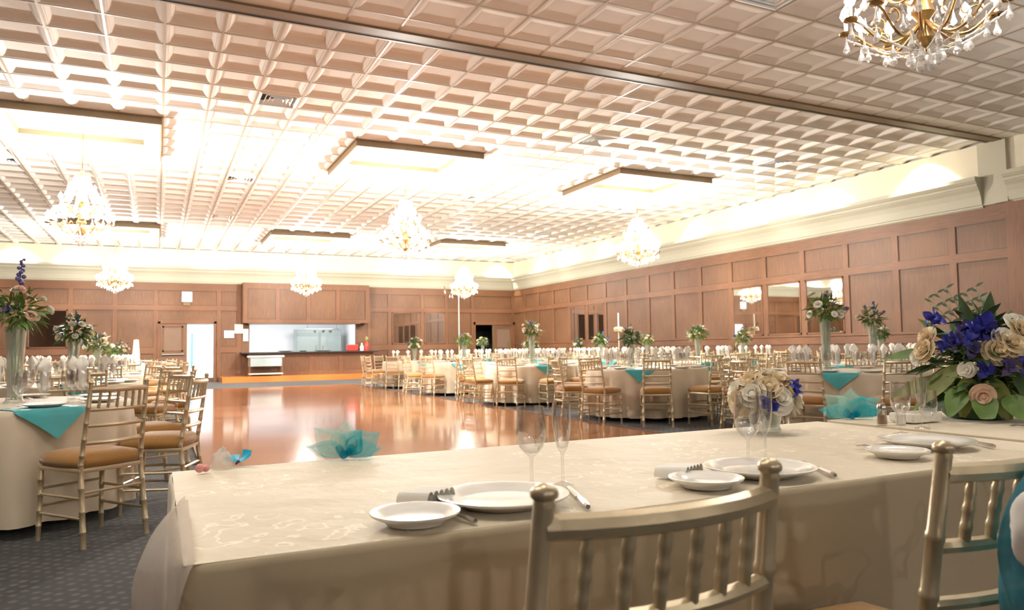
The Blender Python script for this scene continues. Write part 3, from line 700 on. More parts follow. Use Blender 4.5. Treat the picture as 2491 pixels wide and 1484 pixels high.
def napkin_mesh():
    pr_ = [(.010,.108),(.021,.130),(.026,.165),(.027,.205),(.028,.232),(.047,.252),(.046,.272),(.028,.298),(.002,.322)]
    def fn(u, v):
        a = u*2*pi; r, z = pr_[int(round(v*8))]; q = 1 if z > .24 else 0
        return (r*(1+q*.30*sin(3*a+.6))*cos(a), r*(1+q*.30*sin(3*a+.6))*(.95-.2*q)*sin(a), z+q*.010*sin(a*2)*(r > .01))
    return reg_me('napkin', MB().grid(fn, 18, 8, True), 'nap', 'all')
NAP = napkin_mesh()
def fork_mesh():
    m = MB(); n = 9
    m.tube([(0,-.095+.12*k/8,.004+.002*sin(pi*k/8)) for k in range(9)], [.0055,.006,.005,.004,.0032,.003,.003,.0035,.005], 6)
    m.rbox((0,.043,.006),(.022,.03,.0025),.001)
    for x in (-.0085,-.0028,.0028,.0085): m.tube([(x,.055,.006),(x,.08,.009),(x*.95,.1,.006)], .0016, 5)
    return reg_me('fork', m, 'steel')
def knife_mesh():
    m = MB(); m.tube([(0,-.115+.1*k/6,.005) for k in range(7)], [.005,.0068,.0065,.006,.0055,.005,.004], 6)
    m.add([(-.007,-.015,.0035),(.007,-.015,.0035),(.009,.06,.0035),(.004,.112,.0035),(-.007,.095,.0035),(-.007,-.015,.0062),(.006,-.015,.0062),(.0075,.06,.005),(.003,.112,.0045),(-.007,.095,.0062)],
          [(4,3,2,1,0),(5,6,7,8,9),(0,1,6,5),(1,2,7,6),(2,3,8,7),(3,4,9,8),(4,0,5,9)])
    return reg_me('knife', m, 'steel', False)
FORK, KNIFE = fork_mesh(), knife_mesh()
def put(name, me, label, cat, loc, rz=0, group=None, scale=None):
    return tag(link(name, me, None, None, loc, (0,0,rz), scale), label, cat, group)

# ------------------------------------------------------------------ flowers
rnd = random.Random(7)
def rose_mesh(mname):
    m = MB(); r_ = random.Random(3)
    m.ball((0,0,.012), .013, 8, 5)
    for ring, (n, R, h, lean) in enumerate(((3,.014,.030,.15),(5,.024,.032,.5),(6,.033,.028,.95),(6,.037,.018,1.35))):
        for k in range(n):
            a0 = 2*pi*k/n+ring*.6; wd = .85*2*pi/n+.25
            def fn(u, v):
                a = a0+(u-.5)*wd; rr = R*(.35+.65*v)+.012*lean*v*v; z = h*v*(1-.25*lean*v)-.006*ring+.004*sin(u*pi)*v
                return (rr*cos(a), rr*sin(a), z)
            m.grid(fn, 4, 3)
    return reg_me('blossom', m, mname, 'all')
ROSE = {k: rose_mesh(k) for k in ('rose', 'rosew', 'rosep')}
def iris_mesh(mname):
    m = MB()
    for k in range(6):
        a0 = 2*pi*k/6; upw = k % 2
        def fn(u, v):
            w_ = .022*sin(pi*min(1, v*.9+.08))*(u-.5)*2; rr = .006+.042*v*(1 if not upw else .6)
            z = .012+(.045*v if upw else .02*sin(pi*v)-.018*v*v); ca, sa = cos(a0), sin(a0)
            return (rr*ca-w_*sa, rr*sa+w_*ca, z+.006*cos(u*2*pi)*v)
        m.grid(fn, 4, 5)
    m.ball((0,0,.01), .010); return reg_me('blossom', m, mname, 'all')
IRIS = {k: iris_mesh(k) for k in ('iris', 'irisd')}
def leaf_shape(m, base, d, nrm, L, W, bend=.25, n=5):
    d = d.normalized(); side = d.cross(nrm)
    if side.length < 1e-4: side = d.orthogonal()
    side.normalize(); nn = side.cross(d)
    vs_, fs = [], []
    for k in range(n+1):
        u = k/n; c = base+d*(L*u)+nn*(-bend*L*u*u); hw = W*.5*sin(pi*min(1, u**.75*.97+.03))
        vs_ += [c-side*hw+nn*hw*.25, c, c+side*hw+nn*hw*.25]
    for k in range(n):
        a = k*3; fs += [(a, a+1, a+4, a+3), (a+1, a+2, a+5, a+4)]
    m.add(vs_, fs)
def foliage(R, n, L, W, mname, seed, squash=1., gauss=.55):
    r_ = random.Random(seed); m = MB()
    for _ in range(n):
        a = r_.uniform(0, 2*pi); cz = r_.uniform(-.6, 1); s = sqrt(1-cz*cz); d = Vector((s*cos(a), s*sin(a), cz*squash))
        p = d*R*r_.uniform(.25, gauss+.2); d2 = (d+Vector((r_.gauss(0,.4), r_.gauss(0,.4), r_.gauss(0,.4))))
        leaf_shape(m, p, d2, Vector((r_.gauss(0,.5), r_.gauss(0,.5), 1)), L*r_.uniform(.6,1.2), W*r_.uniform(.7,1.2), r_.uniform(0,.5))
    return reg_me('foliage', m, mname, 'all')
FOL = [foliage(.16, 90, .10, .030, 'leaf', 11), foliage(.17, 110, .09, .026, 'leafd', 12), foliage(.15, 80, .12, .022, 'leafy', 13)]
STEMS = []
def stems_mesh(h, seed):
    r_ = random.Random(seed); m = MB()
    for k in range(9):
        a = r_.uniform(0, 6.28); m.tube([(.012*cos(a), .012*sin(a), .02), (.03*cos(a+1), .03*sin(a+1), h*.6), (.04*cos(a+2), .04*sin(a+2), h)], .004, 5)
    return reg_me('stems', m, 'stem')
def centerpiece(x, y, z, label, h, R, seed, tall=0, pale=False):
    r_ = random.Random(seed)
    t = thing('flower_vase', label, 'centrepiece', (x, y, z), r_.uniform(0, 6), 'tall vase centrepieces')
    MB().lathe([(.065,0),(.07,.006),(.055,.02),(.045,.06),(.050,h*.5),(.068,h),(.064,h),(.046,h*.5),(.041,.06),(.0,.025)], 18, cap=False).build('vase', MT['vase'], t, True)
    link('stems', stems_mesh(h+.05, seed), None, t)
    fo = [link('foliage', FOL[(seed+k) % 3], None, t, (0, 0, h+R*.55), (0, 0, k*2.1), R/.17*(1.25 if k else 1.05)) for k in range(2)]
    for k in range(13):
        a = r_.uniform(0, 2*pi); cz = r_.uniform(-.25, 1); s = sqrt(1-cz*cz); rr = R*r_.uniform(.85, 1.30)
        p = Vector((s*cos(a)*rr, s*sin(a)*rr, h+R*.55+cz*rr)); q = (p-Vector((0,0,h))).to_track_quat('Z', 'Y').to_euler()
        kind = r_.random(); sc = R/.17*r_.uniform(.62, .92)
        me = IRIS['irisd' if kind < .1 else 'iris'] if kind < .16 else ROSE['rosew' if kind < .6 else 'rose' if kind < .85 else 'rosep']
        link('blossom', me, None, t, p, q, sc)
    if tall:   # spire of violet delphinium on a long stem
        m = MB()
        m.tube([(.02,0,h+R*.6),(.03,.0,h+R+tall*.5),(.05,.0,h+R+tall)], .004, 5)
        for k in range(12): 
            u = k/11; a = k*2.4; m.ball((.03+.02*u+.022*cos(a)*(1-.5*u), .022*sin(a)*(1-.5*u), h+R+tall*(.45+.55*u)), .018*(1-.4*u), 6, 4)
        m.build('spire', MT['irisd'], t)
    return t

# ------------------------------------------------------------------ round tables
RC, TH = .90, .74
def round_cloth(seed):
    r_ = random.Random(seed); nf = 20; ph = r_.uniform(0, 6); N = 160
    amps = [r_.uniform(.5, 1.3) for _ in range(nf)]
    prof = [(0,TH+.004),(.5,TH+.004),(.985,TH+.004),(1.0,TH-.002),(1.008,TH-.03)]+[(1.01+.035*k/6, TH-.03-(TH-.10)*k/6) for k in range(1, 7)]
    m = MB(); vs_, fs = [], []
    for j, (s, z) in enumerate(prof):
        dz = max(0, (TH-.02-z)/(TH-.08))
        for k in range(N):
            a = 2*pi*k/N; u = (a*nf/(2*pi)+ph) % nf; am = amps[int(u)]
            r = RC*s+dz*.048*am*(sin(2*pi*u)+.25*sin(4*pi*u+1))
            vs_.append((r*cos(a), r*sin(a), z))
    for j in range(len(prof)-1):
        for k in range(N): fs.append((j*N+k, j*N+(k+1)%N, (j+1)*N+(k+1)%N, (j+1)*N+k))
    m.add(vs_, fs); return reg_me('tablecloth', m, 'rcloth', 'all')
RCL = [round_cloth(k) for k in range(3)]
TOPM = reg_me('tabletop', MB().lathe([(0,TH-.04),(RC-.03,TH-.04),(RC-.02,TH-.02),(RC-.03,TH-.002),(0,TH-.002)], 32, cap=False), 'coffer')
PEDM = reg_me('pedestal', MB().lathe([(.42,0),(.42,.03),(.08,.07),(.06,.2),(.06,TH-.1),(.16,TH-.04),(0,TH-.04)], 20, cap=False).add([], []), 'black')
def overhang_mesh():
    W, Ln, dep = .42, .30, .19
    def fn(u, v):
        # v 0..1 from inner edge on the table to the hanging corner; radial +Y
        s = v*(Ln+dep); hw = W*.5 if s < Ln else W*.5*max(0.0, 1-(s-Ln)/dep)
        x = (u*2-1)*hw; rad = RC-Ln+s
        edge = sqrt(max(0, (RC+.006)**2-x*x))
        if rad <= edge: return (x, rad, TH+.009)
        d = rad-edge; return (x, edge+.016+.24*d+.003*sin(x*25)*min(1, d*8), TH+.008-d)
    m = MB(); m.grid(fn, 12, 18); return reg_me('corner_napkin', m, 'teal', 'all')
OVH = overhang_mesh()
CLOCK = ['twelve','one','two','three','four','five','six','seven','eight','nine','ten','eleven']
def round_table(x, y, desc, n, a0, idx, full=False, plates=False, naps=True, teal=(-1.57,), ring=1.21, skipc=(), angs=None):
    t = thing('round_table', f'round banquet table hidden under its cloth, {desc}', 'table', (x, y, 0), 0, 'round banquet tables')
    link('tabletop', TOPM, None, t); link('pedestal', PEDM, None, t)
    put('tablecloth', RCL[idx % 3], f'cream floor-length round tablecloth on the {desc}', 'tablecloth', (x, y, .0), idx*1.3, 'round tablecloths')
    view = atan2(y, x)   # direction away from the camera
    for k in range(n):
        a = a0+2*pi*k/n if angs is None else radians(angs[k][0]); h = round(((view-a) % (2*pi))/(pi/6)) % 12; cl = CLOCK[h]
        jr = random.Random(idx*100+k); rr = (ring if angs is None else angs[k][1])+jr.uniform(-.03,.05)*(angs is None)
        if k not in skipc:
            chair(x+rr*cos(a), y+rr*sin(a), (-cos(a+jr.uniform(-.06,.06)), -sin(a+jr.uniform(-.06,.06))), f"gold chair with tan seat, {cl} o'clock place, {desc}", 'gold chairs round the tables', full)
        px, py = x+(RC-.30)*cos(a+.12), y+(RC-.30)*sin(a+.12)
        if naps:
            put('goblet', GOB, f"napkin-filled goblet, {cl} o'clock place, {desc}", 'goblet', (px, py, TH+.004), 0, 'goblets on the round tables')
            put('napkin', NAP, f"white napkin standing in a goblet, {cl} o'clock place, {desc}", 'napkin', (px, py, TH+.0), jr.uniform(0, 6), 'standing napkins')
        if plates:
            put('dinner_plate', PL_D, f"white dinner plate, {cl} o'clock place, {desc}", 'plate', (x+(RC-.155)*cos(a), y+(RC-.155)*sin(a), TH+.010), 0, 'plates on the round tables')
            put('goblet', GOB, f"empty goblet, {cl} o'clock place, {desc}", 'goblet', (x+(RC-.34)*cos(a-.1), y+(RC-.34)*sin(a-.1), TH+.004), 0, 'empty goblets on round tables')
    for q, a in enumerate(teal):
        put('corner_napkin', OVH, f"teal cloth corner hanging over the edge of the {desc}" if len(teal) == 1 else f"teal cloth corner over the {['camera','right'][q]} side edge, {desc}", 'napkin', (x, y, 0), a-pi/2, 'teal hanging corners')
D10 = 2*pi/10
def toward(x, y): return atan2(-y, -x)
ROUND = [
  # x, y, description, first chair angle offset, full, plates, teal offsets from the camera direction
  (-1.06, 6.08, 'left row table nearest the camera', -1.0036, True, True, [.40]),
  (-1.05, 9.7, 'second table of the left row', .2, False, True, [.3]),
  (-1.05, 13.3, 'third table of the left row', .1, False, True, [.2]),
  (-1.05, 16.9, 'fourth table of the left row', .3, False, False, [.2]),
  (-1.05, 20.5, 'fifth table of the left row', .0, False, False, [.2]),
  (-3.5, 24.0, 'lone table at the far left mirror', .0, False, False, [.2]),
  (7.5, 6.3, 'right side table nearest the camera', .35, True, True, [-.1]),
  (6.7, 9.25, 'first table along the dance floor edge', .1, True, True, [-.1]),
  (6.6, 12.85, 'second table along the dance floor edge', .3, False, True, [.3]),
  (6.65, 16.5, 'third table along the dance floor edge', .0, False, False, [-.1]),
  (6.65, 20.3, 'fourth table along the dance floor edge', .2, False, False, [.3]),
  (10.0, 7.9, 'middle row table nearest the camera', .5, False, False, [-.5]),
  (9.9, 11.9, 'second table of the middle row', .2, False, False, [.2]),
  (10.0, 15.7, 'third table of the middle row', .4, False, False, [.2]),
  (9.9, 19.3, 'fourth table of the middle row', .1, False, False, [.2]),
  (9.9, 22.9, 'fifth table of the middle row', .3, False, False, [.2]),
  (12.5, 9.7, 'mirror wall table nearest the camera', .2, False, False, [.2]),
  (12.5, 13.4, 'second table along the mirror wall', .0, False, False, [.2]),
  (12.5, 17.2, 'third table along the mirror wall', .3, False, False, [.2]),
  (12.5, 21.0, 'fourth table along the mirror wall', .1, False, False, [.2]),
  (12.5, 24.7, 'fifth table along the mirror wall', .2, False, False, [.2]),
]
ANG0 = [(-54.6,1.237),(-93,1.30),(-116,1.25),(-146,1.2),(178,1.2),(144,1.2),(110,1.2),(76,1.2),(28,1.15),(-17,1.14)]
VASE = {0: (.17,.07,.53,.17,.30), 1: (.2,0,.48,.17,.14), 2: (.2,0,.40,.16,.10), 3: (.2,0,.32,.15,0), 4: (.25,0,.34,.16,0),
        6: (-.20,.12,.62,.20,.14), 7: (-.2,.1,.36,.15,0), 8: (0,0,.56,.17,.12), 9: (0,0,.42,.17,0), 10: (0,0,.36,.18,0), 11: (0,0,.60,.17,.2), 12: (0,0,.46,.18,.1),
        13: (0,0,.38,.18,0), 14: (.1,0,.30,.13,0), 15: (0,0,.44,.17,0), 16: (0,0,.40,.15,0), 17: (0,0,.38,.19,0), 18: (0,0,.40,.18,0), 19: (0,0,.34,.17,0), 20: (0,0,.34,.16,0)}
for i, (x, y, desc, a0, full, pl, tl) in enumerate(ROUND):
    ct = toward(x, y)
    round_table(x, y, desc, 10, a0 if i == 0 else ct+a0, i, full, pl, True, [ct+q for q in tl], 1.21, (), ANG0 if i == 0 else None)
    if i in VASE:
        dx, dy, h, R, tall = VASE[i]
        centerpiece(x+dx, y+dy, TH+.004, f'clear vase of white roses and greenery on the {desc}', h, R, 20+i, tall)

# tall candelabra with crystal branches
def candelabra(x, y, H, label, R):
    t = thing('crystal_candelabra', label, 'candelabra', (x, y, TH+.004))
    MB().lathe([(.11,0),(.11,.012),(.03,.03),(.014,.06),(.012,H),(.03,H+.02),(0,H+.05)], 12).build('pole', MT['candle'], t, True)
    m = MB()
    for k in range(8):
        a = 2*pi*k/8; m.tube([(0,0,H),(R*.5*cos(a),R*.5*sin(a),H+.02),(R*cos(a),R*sin(a),H+.16),(R*1.05*cos(a),R*1.05*sin(a),H+.24)], .008, 5)
    m.build('branches', MT['bronze'], t)
    for k in range(16):
        a = 2*pi*k/16; r = R*(.6 if k % 2 else 1.0); link('crystal_drop', CH['crystal_drop'], None, t, (r*cos(a), r*sin(a), H+(.02 if k % 2 else .13)), None, .9)
candelabra(6.62, 16.75, 1.62, 'tall pole candelabra with crystal branches beside the bar-side chandelier', .36)
t = thing('candle_stand', 'slim white candle stand with flower ring near the far mirrors', 'candle stand', (11.55, 17.2, 0))
MB().lathe([(.14,0),(.14,.015),(.02,.04),(.014,.1),(.014,1.55),(.04,1.58),(0,1.58)], 12).build('pole', MT['candle'], t, True); MB().lathe([(.02,1.58),(.02,2.0),(0,2.01)], 8).build('candle', MT['salt'], t, True)
for k in range(7): link('blossom', ROSE['rosew' if k % 2 else 'rose'], None, t, (.09*cos(k*.9), .09*sin(k*.9), 1.56), (0, .9, k*.9), 1.5)
# cream roll and aqua cloth on the far left table
tag(MB().lathe([(.07,0),(.075,.3),(.05,.62),(.0,.63)], 14).build('paper_roll', MT['linenroll'], None, True, (-.40, 17.55, TH+.004)), 'cream rolled paper standing on a left row table before the brown door', 'roll')
def crumple(name, x, y, z, R, h, m, label, seed, cat='cloth'):
    def fn(u, v):
        a = u*2*pi; r = R*sin(v*pi/2)*(1+.25*noise.noise(Vector((cos(a)*2, sin(a)*2, v*2+seed)))); return (r*cos(a), r*sin(a), max(0, h*cos(v*pi/2)*(1+.5*noise.noise(Vector((cos(a)*2, sin(a)*2, v*3+seed+9))))))
    return tag(MB().grid(fn, 28, 10, True).build(name, MT[m], None, 'all', (x, y, z)), label, cat)
crumple('folded_cloth', -.33, 17.26, TH+.006, .17, .13, 'aqua', 'pale aqua cloth heaped at the foot of the cream roll', 3)

# ------------------------------------------------------------------ head table
HT = .755
def head_table(x0, x1, y0, y1, label, lab2, dz, left_end=False):
    t = thing('head_table', label, 'table', ((x0+x1)/2, (y0+y1)/2, 0)); cx, cy = (x0+x1)/2, (y0+y1)/2; hx, hy = (x1-x0)/2-.03, (y1-y0)/2-.03
    MB().rbox((0,0,HT-.025),(2*hx,2*hy,.03),.006).build('tabletop', MT['coffer'], t)
    for sx in (-1,1):
        for sy in (-1,1): MB().tube([(sx*(hx-.15), sy*(hy-.1), 0), (sx*(hx-.15), sy*(hy-.1), HT-.04)], .018, 8).build('leg', MT['steel'], t)
    # cloth: perimeter swept with soft folds
    m = MB(); r = .035; path = []
    nx, ny = 90, 40
    for k in range(nx): path.append((x0+(x1-x0)*k/nx, y0, 0, -1))
    for k in range(ny): path.append((x1, y0+(y1-y0)*k/ny, 1, 0))
    for k in range(nx): path.append((x1-(x1-x0)*k/nx, y1, 0, 1))
    for k in range(ny): path.append((x0, y1-(y1-y0)*k/ny, -1, 0))
    P = []
    for (px, py, _, _) in path:   # round the corners
        qx, qy = px, py
        for ex, ey in ((x0,y0),(x1,y0),(x0,y1),(x1,y1)):
            sx, sy = (1 if ex == x0 else -1), (1 if ey == y0 else -1); ax, ay = (px-ex)*sx, (py-ey)*sy
            if ax < r and ay < r:
                d = Vector((ax-r, ay-r)); d = d.normalized()*r; qx, qy = ex+sx*(r+d.x), ey+sy*(r+d.y)
        P.append((qx, qy))
    n = len(P); Z = [(0,HT+dz),(.006,HT+dz-.003),(.009,HT+dz-.015)]+[(.010+.02*k/12, HT+dz-.015-(HT-.03)*k/12) for k in range(1, 13)]
    vs_, fs = [], []
    for j, (off, z) in enumerate(Z):
        for k, (px, py) in enumerate(P):
            nxm, nym = Vector((P[(k+1)%n][1]-P[k-1][1], -(P[(k+1)%n][0]-P[k-1][0]))).normalized()
            g = max(0, (HT-.05-z)/HT)
            wv = g*g*(.030*noise.noise(Vector((px*3.3, py*3.3, .4)))+.022*sin(9*px+7*py)*noise.noise(Vector((px*2, py*2, 5))))+.004*noise.noise(Vector((px*6, py*6, z*5)))
            if (left_end and px > x1-.02) or (not left_end and px < x0+.02): off2, wv = min(off, .006), 0   # butted ends hang flat
            else: off2 = off
            vs_.append((px+nxm*(off2+max(-.008, wv)), py+nym*(off2+max(-.008, wv)), z))
    for j in range(len(Z)-1):
        for k in range(n): fs.append((j*n+k, j*n+(k+1)%n, (j+1)*n+(k+1)%n, (j+1)*n+k))
    m.add(vs_, fs)
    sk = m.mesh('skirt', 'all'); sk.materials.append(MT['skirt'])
    # top sheet with shallow creases
    tp = MB(); NX, NY = 96, 44
    def fn(u, v):
        x, y = x0+(x1-x0)*u, y0+(y1-y0)*v
        e = min(u, 1-u, v, 1-v)*12; e = min(1, e)
        cr = .0035*max(0, noise.noise(Vector((x*2.2, y*11, 1.7))))*max(0, min(1, (1.1-x)*1.6)) if left_end else .0
        return (x, y, HT+dz+e*(cr+.0012*noise.noise(Vector((x*7, y*7, 3)))))
    tp.grid(fn, NX, NY)
    tm = tp.mesh('cloth_top', 'all'); tm.materials.append(MT['cloth'])
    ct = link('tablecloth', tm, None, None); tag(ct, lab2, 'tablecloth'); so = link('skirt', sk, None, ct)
    return t
Y0, Y1 = 1.235, 2.215
head_table(.04, 2.455, Y0, Y1, 'long banquet table in the foreground, hidden under cream cloth', 'cream swirl-pattern tablecloth over the foreground head table', 0, True)
head_table(2.485, 4.9, Y0+.0, Y1-.01, 'second banquet table continuing to the right under the big bouquet', 'cream tablecloth under the big blue and cream bouquet', .004)
# organza gathered at the left corner
def drape():
    def fn(u, v):
        a = -.35+u*1.0   # along the end from front to back
        x = .055-.065*sin(pi*min(1, v*2.2))*(.3+.7*sin(pi*u))-.055*v**.6*(.5+.5*sin(pi*u))-.015*u*sin(u*14)*v-.02*v*v*(1-u)
        y = Y0-.03+.52*u-.03*sin(u*17)*v*.5
        z = HT+.03*sin(pi*u)*(1-v)**2+.012-(HT-.02)*v**1.25+.02*noise.noise(Vector((u*6, v*4, 2)))
        return (x, y, max(.01, z))
    o = MB().grid(fn, 40, 30).build('organza_drape', MT['organza'], None, 'all')
    tag(o, 'sheer ivory organza bunched over the left end of the head table', 'drape')
drape()
ZT = HT+.004
def setting(n, px, py, bx, by, gx, gy, fx, fy, which, kn=None, fk=None, z=ZT):
    put('dinner_plate', PL_D, f'white dinner plate at the {which} head table setting', 'plate', (px, py, z), 0, 'head table plates')
    put('bread_plate', PL_B, f'small white bread plate at the {which} head table setting', 'plate', (bx, by, z), 0, 'head table bread plates')
    put('goblet', GOB, f'clear wine goblet at the {which} head table setting', 'goblet', (gx, gy, z), 0, 'head table goblets', .82)
    put('flute', FLU, f'clear champagne flute at the {which} head table setting', 'flute', (fx, fy, z), 0, 'head table flutes', .80)
    if kn: put('knife', KNIFE, f'steel knife right of the {which} dinner plate', 'knife', (*kn[:2], z), kn[2], 'head table knives')
    if fk: put('fork', FORK, f'steel fork left of the {which} dinner plate', 'fork', (*fk[:2], z), fk[2], 'head table forks')
setting(0, .640, 1.385, .43, 1.315, .775, 1.52, .845, 1.50, 'first', (.80,1.36,-.35), (.508,1.345,.15))
setting(1, 1.330, 1.385, 1.115, 1.325, 1.405, 1.50, 1.485, 1.52, 'second', (1.50,1.36,-.5), (1.16,1.42,.35))
setting(2, 2.115, 1.50, 1.85, 1.40, 2.30, 1.72, 2.52, 1.80, 'third', (2.29,1.47,-.5), (1.95,1.49,.4))
put('goblet', GOB, 'short clear goblet between the third setting glasses', 'goblet', (2.30, 1.62, ZT), 0, 'head table goblets', .70)
put('goblet', GOB, 'clear goblet cut by the right picture edge before the bouquet', 'goblet', (3.17, 1.79, ZT+.004), 0, 'head table goblets', .72)
put('fork', FORK, 'steel fork lying at the far right below the bouquet', 'fork', (2.90, 1.62, ZT), 1.2, 'head table forks')
put('knife', KNIFE, 'steel knife lying at far right below the bouquet', 'knife', (3.02, 1.58, ZT), 1.35, 'head table knives')
# folded napkin with ring of pleats by the first plate
def pleated(x, y, label, rz):
    t = thing('folded_napkin', label, 'napkin', (x, y, ZT), rz, 'pleated napkins')
    m = MB()
    for k in range(5):
        def fn(u, v):
            a = u*pi; return (.016*k-.03+.012*cos(a), -.035+.085*v, .002+.030*sin(a)*(1-.25*v))
        m.grid(fn, 8, 4)
    m.build('pleats', MT['nap'], t, 'all'); MB().rbox((.0,.0,.004),(.085,.022,.006),.002).build('base_fold', MT['nap'], t)
pleated(.505, 1.46, 'white pleated napkin behind the first bread plate', .5)
pleated(1.14, 1.445, 'white pleated napkin beside the second bread plate', .4)

# ------------------------------------------------------------------ tulle bows on the far edge
def tulle(x, y, z, s, label, seed, rz):
    r_ = random.Random(seed); t = thing('tulle_bow', label, 'bow', (x, y, z), rz, 'tulle bows on the head table')
    def lobe(ang, L, W, m, name, lift=0):
        ph = r_.uniform(0, 9); dx, dz = cos(ang), sin(ang)
        def fn(u, v):
            a = u*2*pi; w_ = W*sin(pi*v**.75)*(1+.20*sin(5*a+ph)+.10*sin(11*a+ph*2))
            al = L*v*(1+.10*sin(3*a+ph)); p, q = w_*cos(a), w_*.7*sin(a)
            return (dx*al-dz*p, q, max(.002, .012+lift*v+dz*al+dx*p))
        MB().grid(fn, 40, 12, True).build(name, MT[m], t, 'all')
    lobe(.55, .125*s, .045*s, 'tulle', 'loop'); lobe(.15, .115*s, .035*s, 'tulle', 'loop'); lobe(1.55, .105*s, .045*s, 'tullep', 'loop'); lobe(2.45, .13*s, .045*s, 'tullep', 'loop'); lobe(2.95, .13*s, .030*s, 'tulle', 'tail'); lobe(1.0, .09*s, .04*s, 'tulle', 'loop')
    m = MB()
    for k in range(7):
        a = k*.9; m.ball((.024*cos(a)*s, .016*sin(a)*s, .020+.010*sin(k*2.1)), .014*s, 8, 6)
    m.build('knot', MT['tulled'], t, True)
tulle(.505, 2.19, ZT, .86, 'turquoise tulle bow at the left of the table far edge', 5, -.45)
tulle(2.60, 2.17, ZT+.004, 1.0, 'turquoise tulle bow on the far edge before a gold chair', 9, -.45)
# butterfly ornament
t = thing('butterfly_ornament', 'small blue butterfly ornament on the far left of the head table', 'ornament', (.205, 2.19, ZT+.003), -.45)
MB().tube([(0,-.012,.006),(0,0,.010),(0,.014,.008)], [.003,.005,.003], 6).build('body', MT['navy'], t, True)
for sx in (-1,1):
    def fn(u, v):
        a = .1+u*1.9; r = .050*v*(.85+.15*sin(u*pi*2+.4)); return (sx*r*sin(a), r*cos(a)*.6, .010+.026*v*v*(1.2-.5*u)*(1 if sx > 0 else .55))
    MB().grid(fn, 12, 5).build('wing', MT['bluew'], t, 'all')
tag(MB().ball((0,0,.012), .012, 10, 6).ball((.015,.006,.010), .010, 8, 6).build('favor_pouch', MT['pink'], None, True, (.105, 2.13, ZT)), 'tiny pink favour pouch at the far left corner of the head table', 'favour')
crumple('napkin', .165, 2.20, ZT, .032, .045, 'organza', 'small ivory net puff beside the blue butterfly ornament', 4, 'favour')

# ------------------------------------------------------------------ rose bowl in the middle of the head table
def rose_pot(x, y):
    t = thing('rose_arrangement', 'low arrangement of cream roses with blue blooms between glasses', 'flower arrangement', (x, y, ZT))
    MB().lathe([(.055,0),(.058,.006),(.05,.02),(.062,.07),(.085,.105),(.082,.105),(.058,.07),(.046,.02),(0,.01)], 20, cap=False).build('bowl', MT['vase'], t, True)
    r_ = random.Random(2)
    link('foliage', FOL[1], None, t, (0,0,.11), None, .45)
    pts = []
    for k in range(20):
        cz = 1-(k+.5)/20*1.15; a = k*2.4; s = sqrt(max(0, 1-cz*cz)); pts.append(Vector((s*cos(a)*.105, s*sin(a)*.085, .115+cz*.075)))
    for k, p in enumerate(pts):
        q = (p-Vector((0,0,.09))).to_track_quat('Z', 'Y').to_euler(); link('blossom', ROSE['rose' if k % 3 else 'rosew'], None, t, p, q, 1.15)
    for (px, py, pz) in ((-.075,-.085,.115),(-.058,-.095,.105),(.035,-.10,.150),(.045,-.088,.165)):
        p = Vector((px, py, pz)); link('blossom', IRIS['iris'], None, t, p, (p-Vector((0,0,.12))).to_track_quat('Z','Y').to_euler(), .55)
rose_pot(1.985, 2.03)
# salt and pepper
def shaker(x, y, fill, label):
    t = thing('shaker', label, 'shaker', (x, y, ZT+.004), 0, 'salt and pepper')
    MB().lathe([(.0,0),(.019,0),(.020,.01),(.016,.045),(.017,.055)], 12, cap=False).build('jar', MT['glass'], t, True)
    MB().lathe([(.0,.002),(.017,.002),(.0175,.01),(.0145,.036),(0,.037)], 12, cap=False).build('contents', MT[fill], t, True)
    MB().lathe([(.018,.055),(.0185,.068),(.013,.078),(0,.081)], 12).build('lid', MT['steel'], t, True)
shaker(2.50, 1.95, 'pepper', 'pepper shaker with brown contents right of the tulle bow'); shaker(2.565, 1.92, 'salt', 'salt shaker with white contents beside the pepper')
tag(MB().rbox((0,0,.018),(.17,.11,.036),.008).build('white_dish', MT['china'], None, False, (2.70, 1.955, ZT+.004)), 'white rectangular dish at the left foot of the bouquet', 'dish')

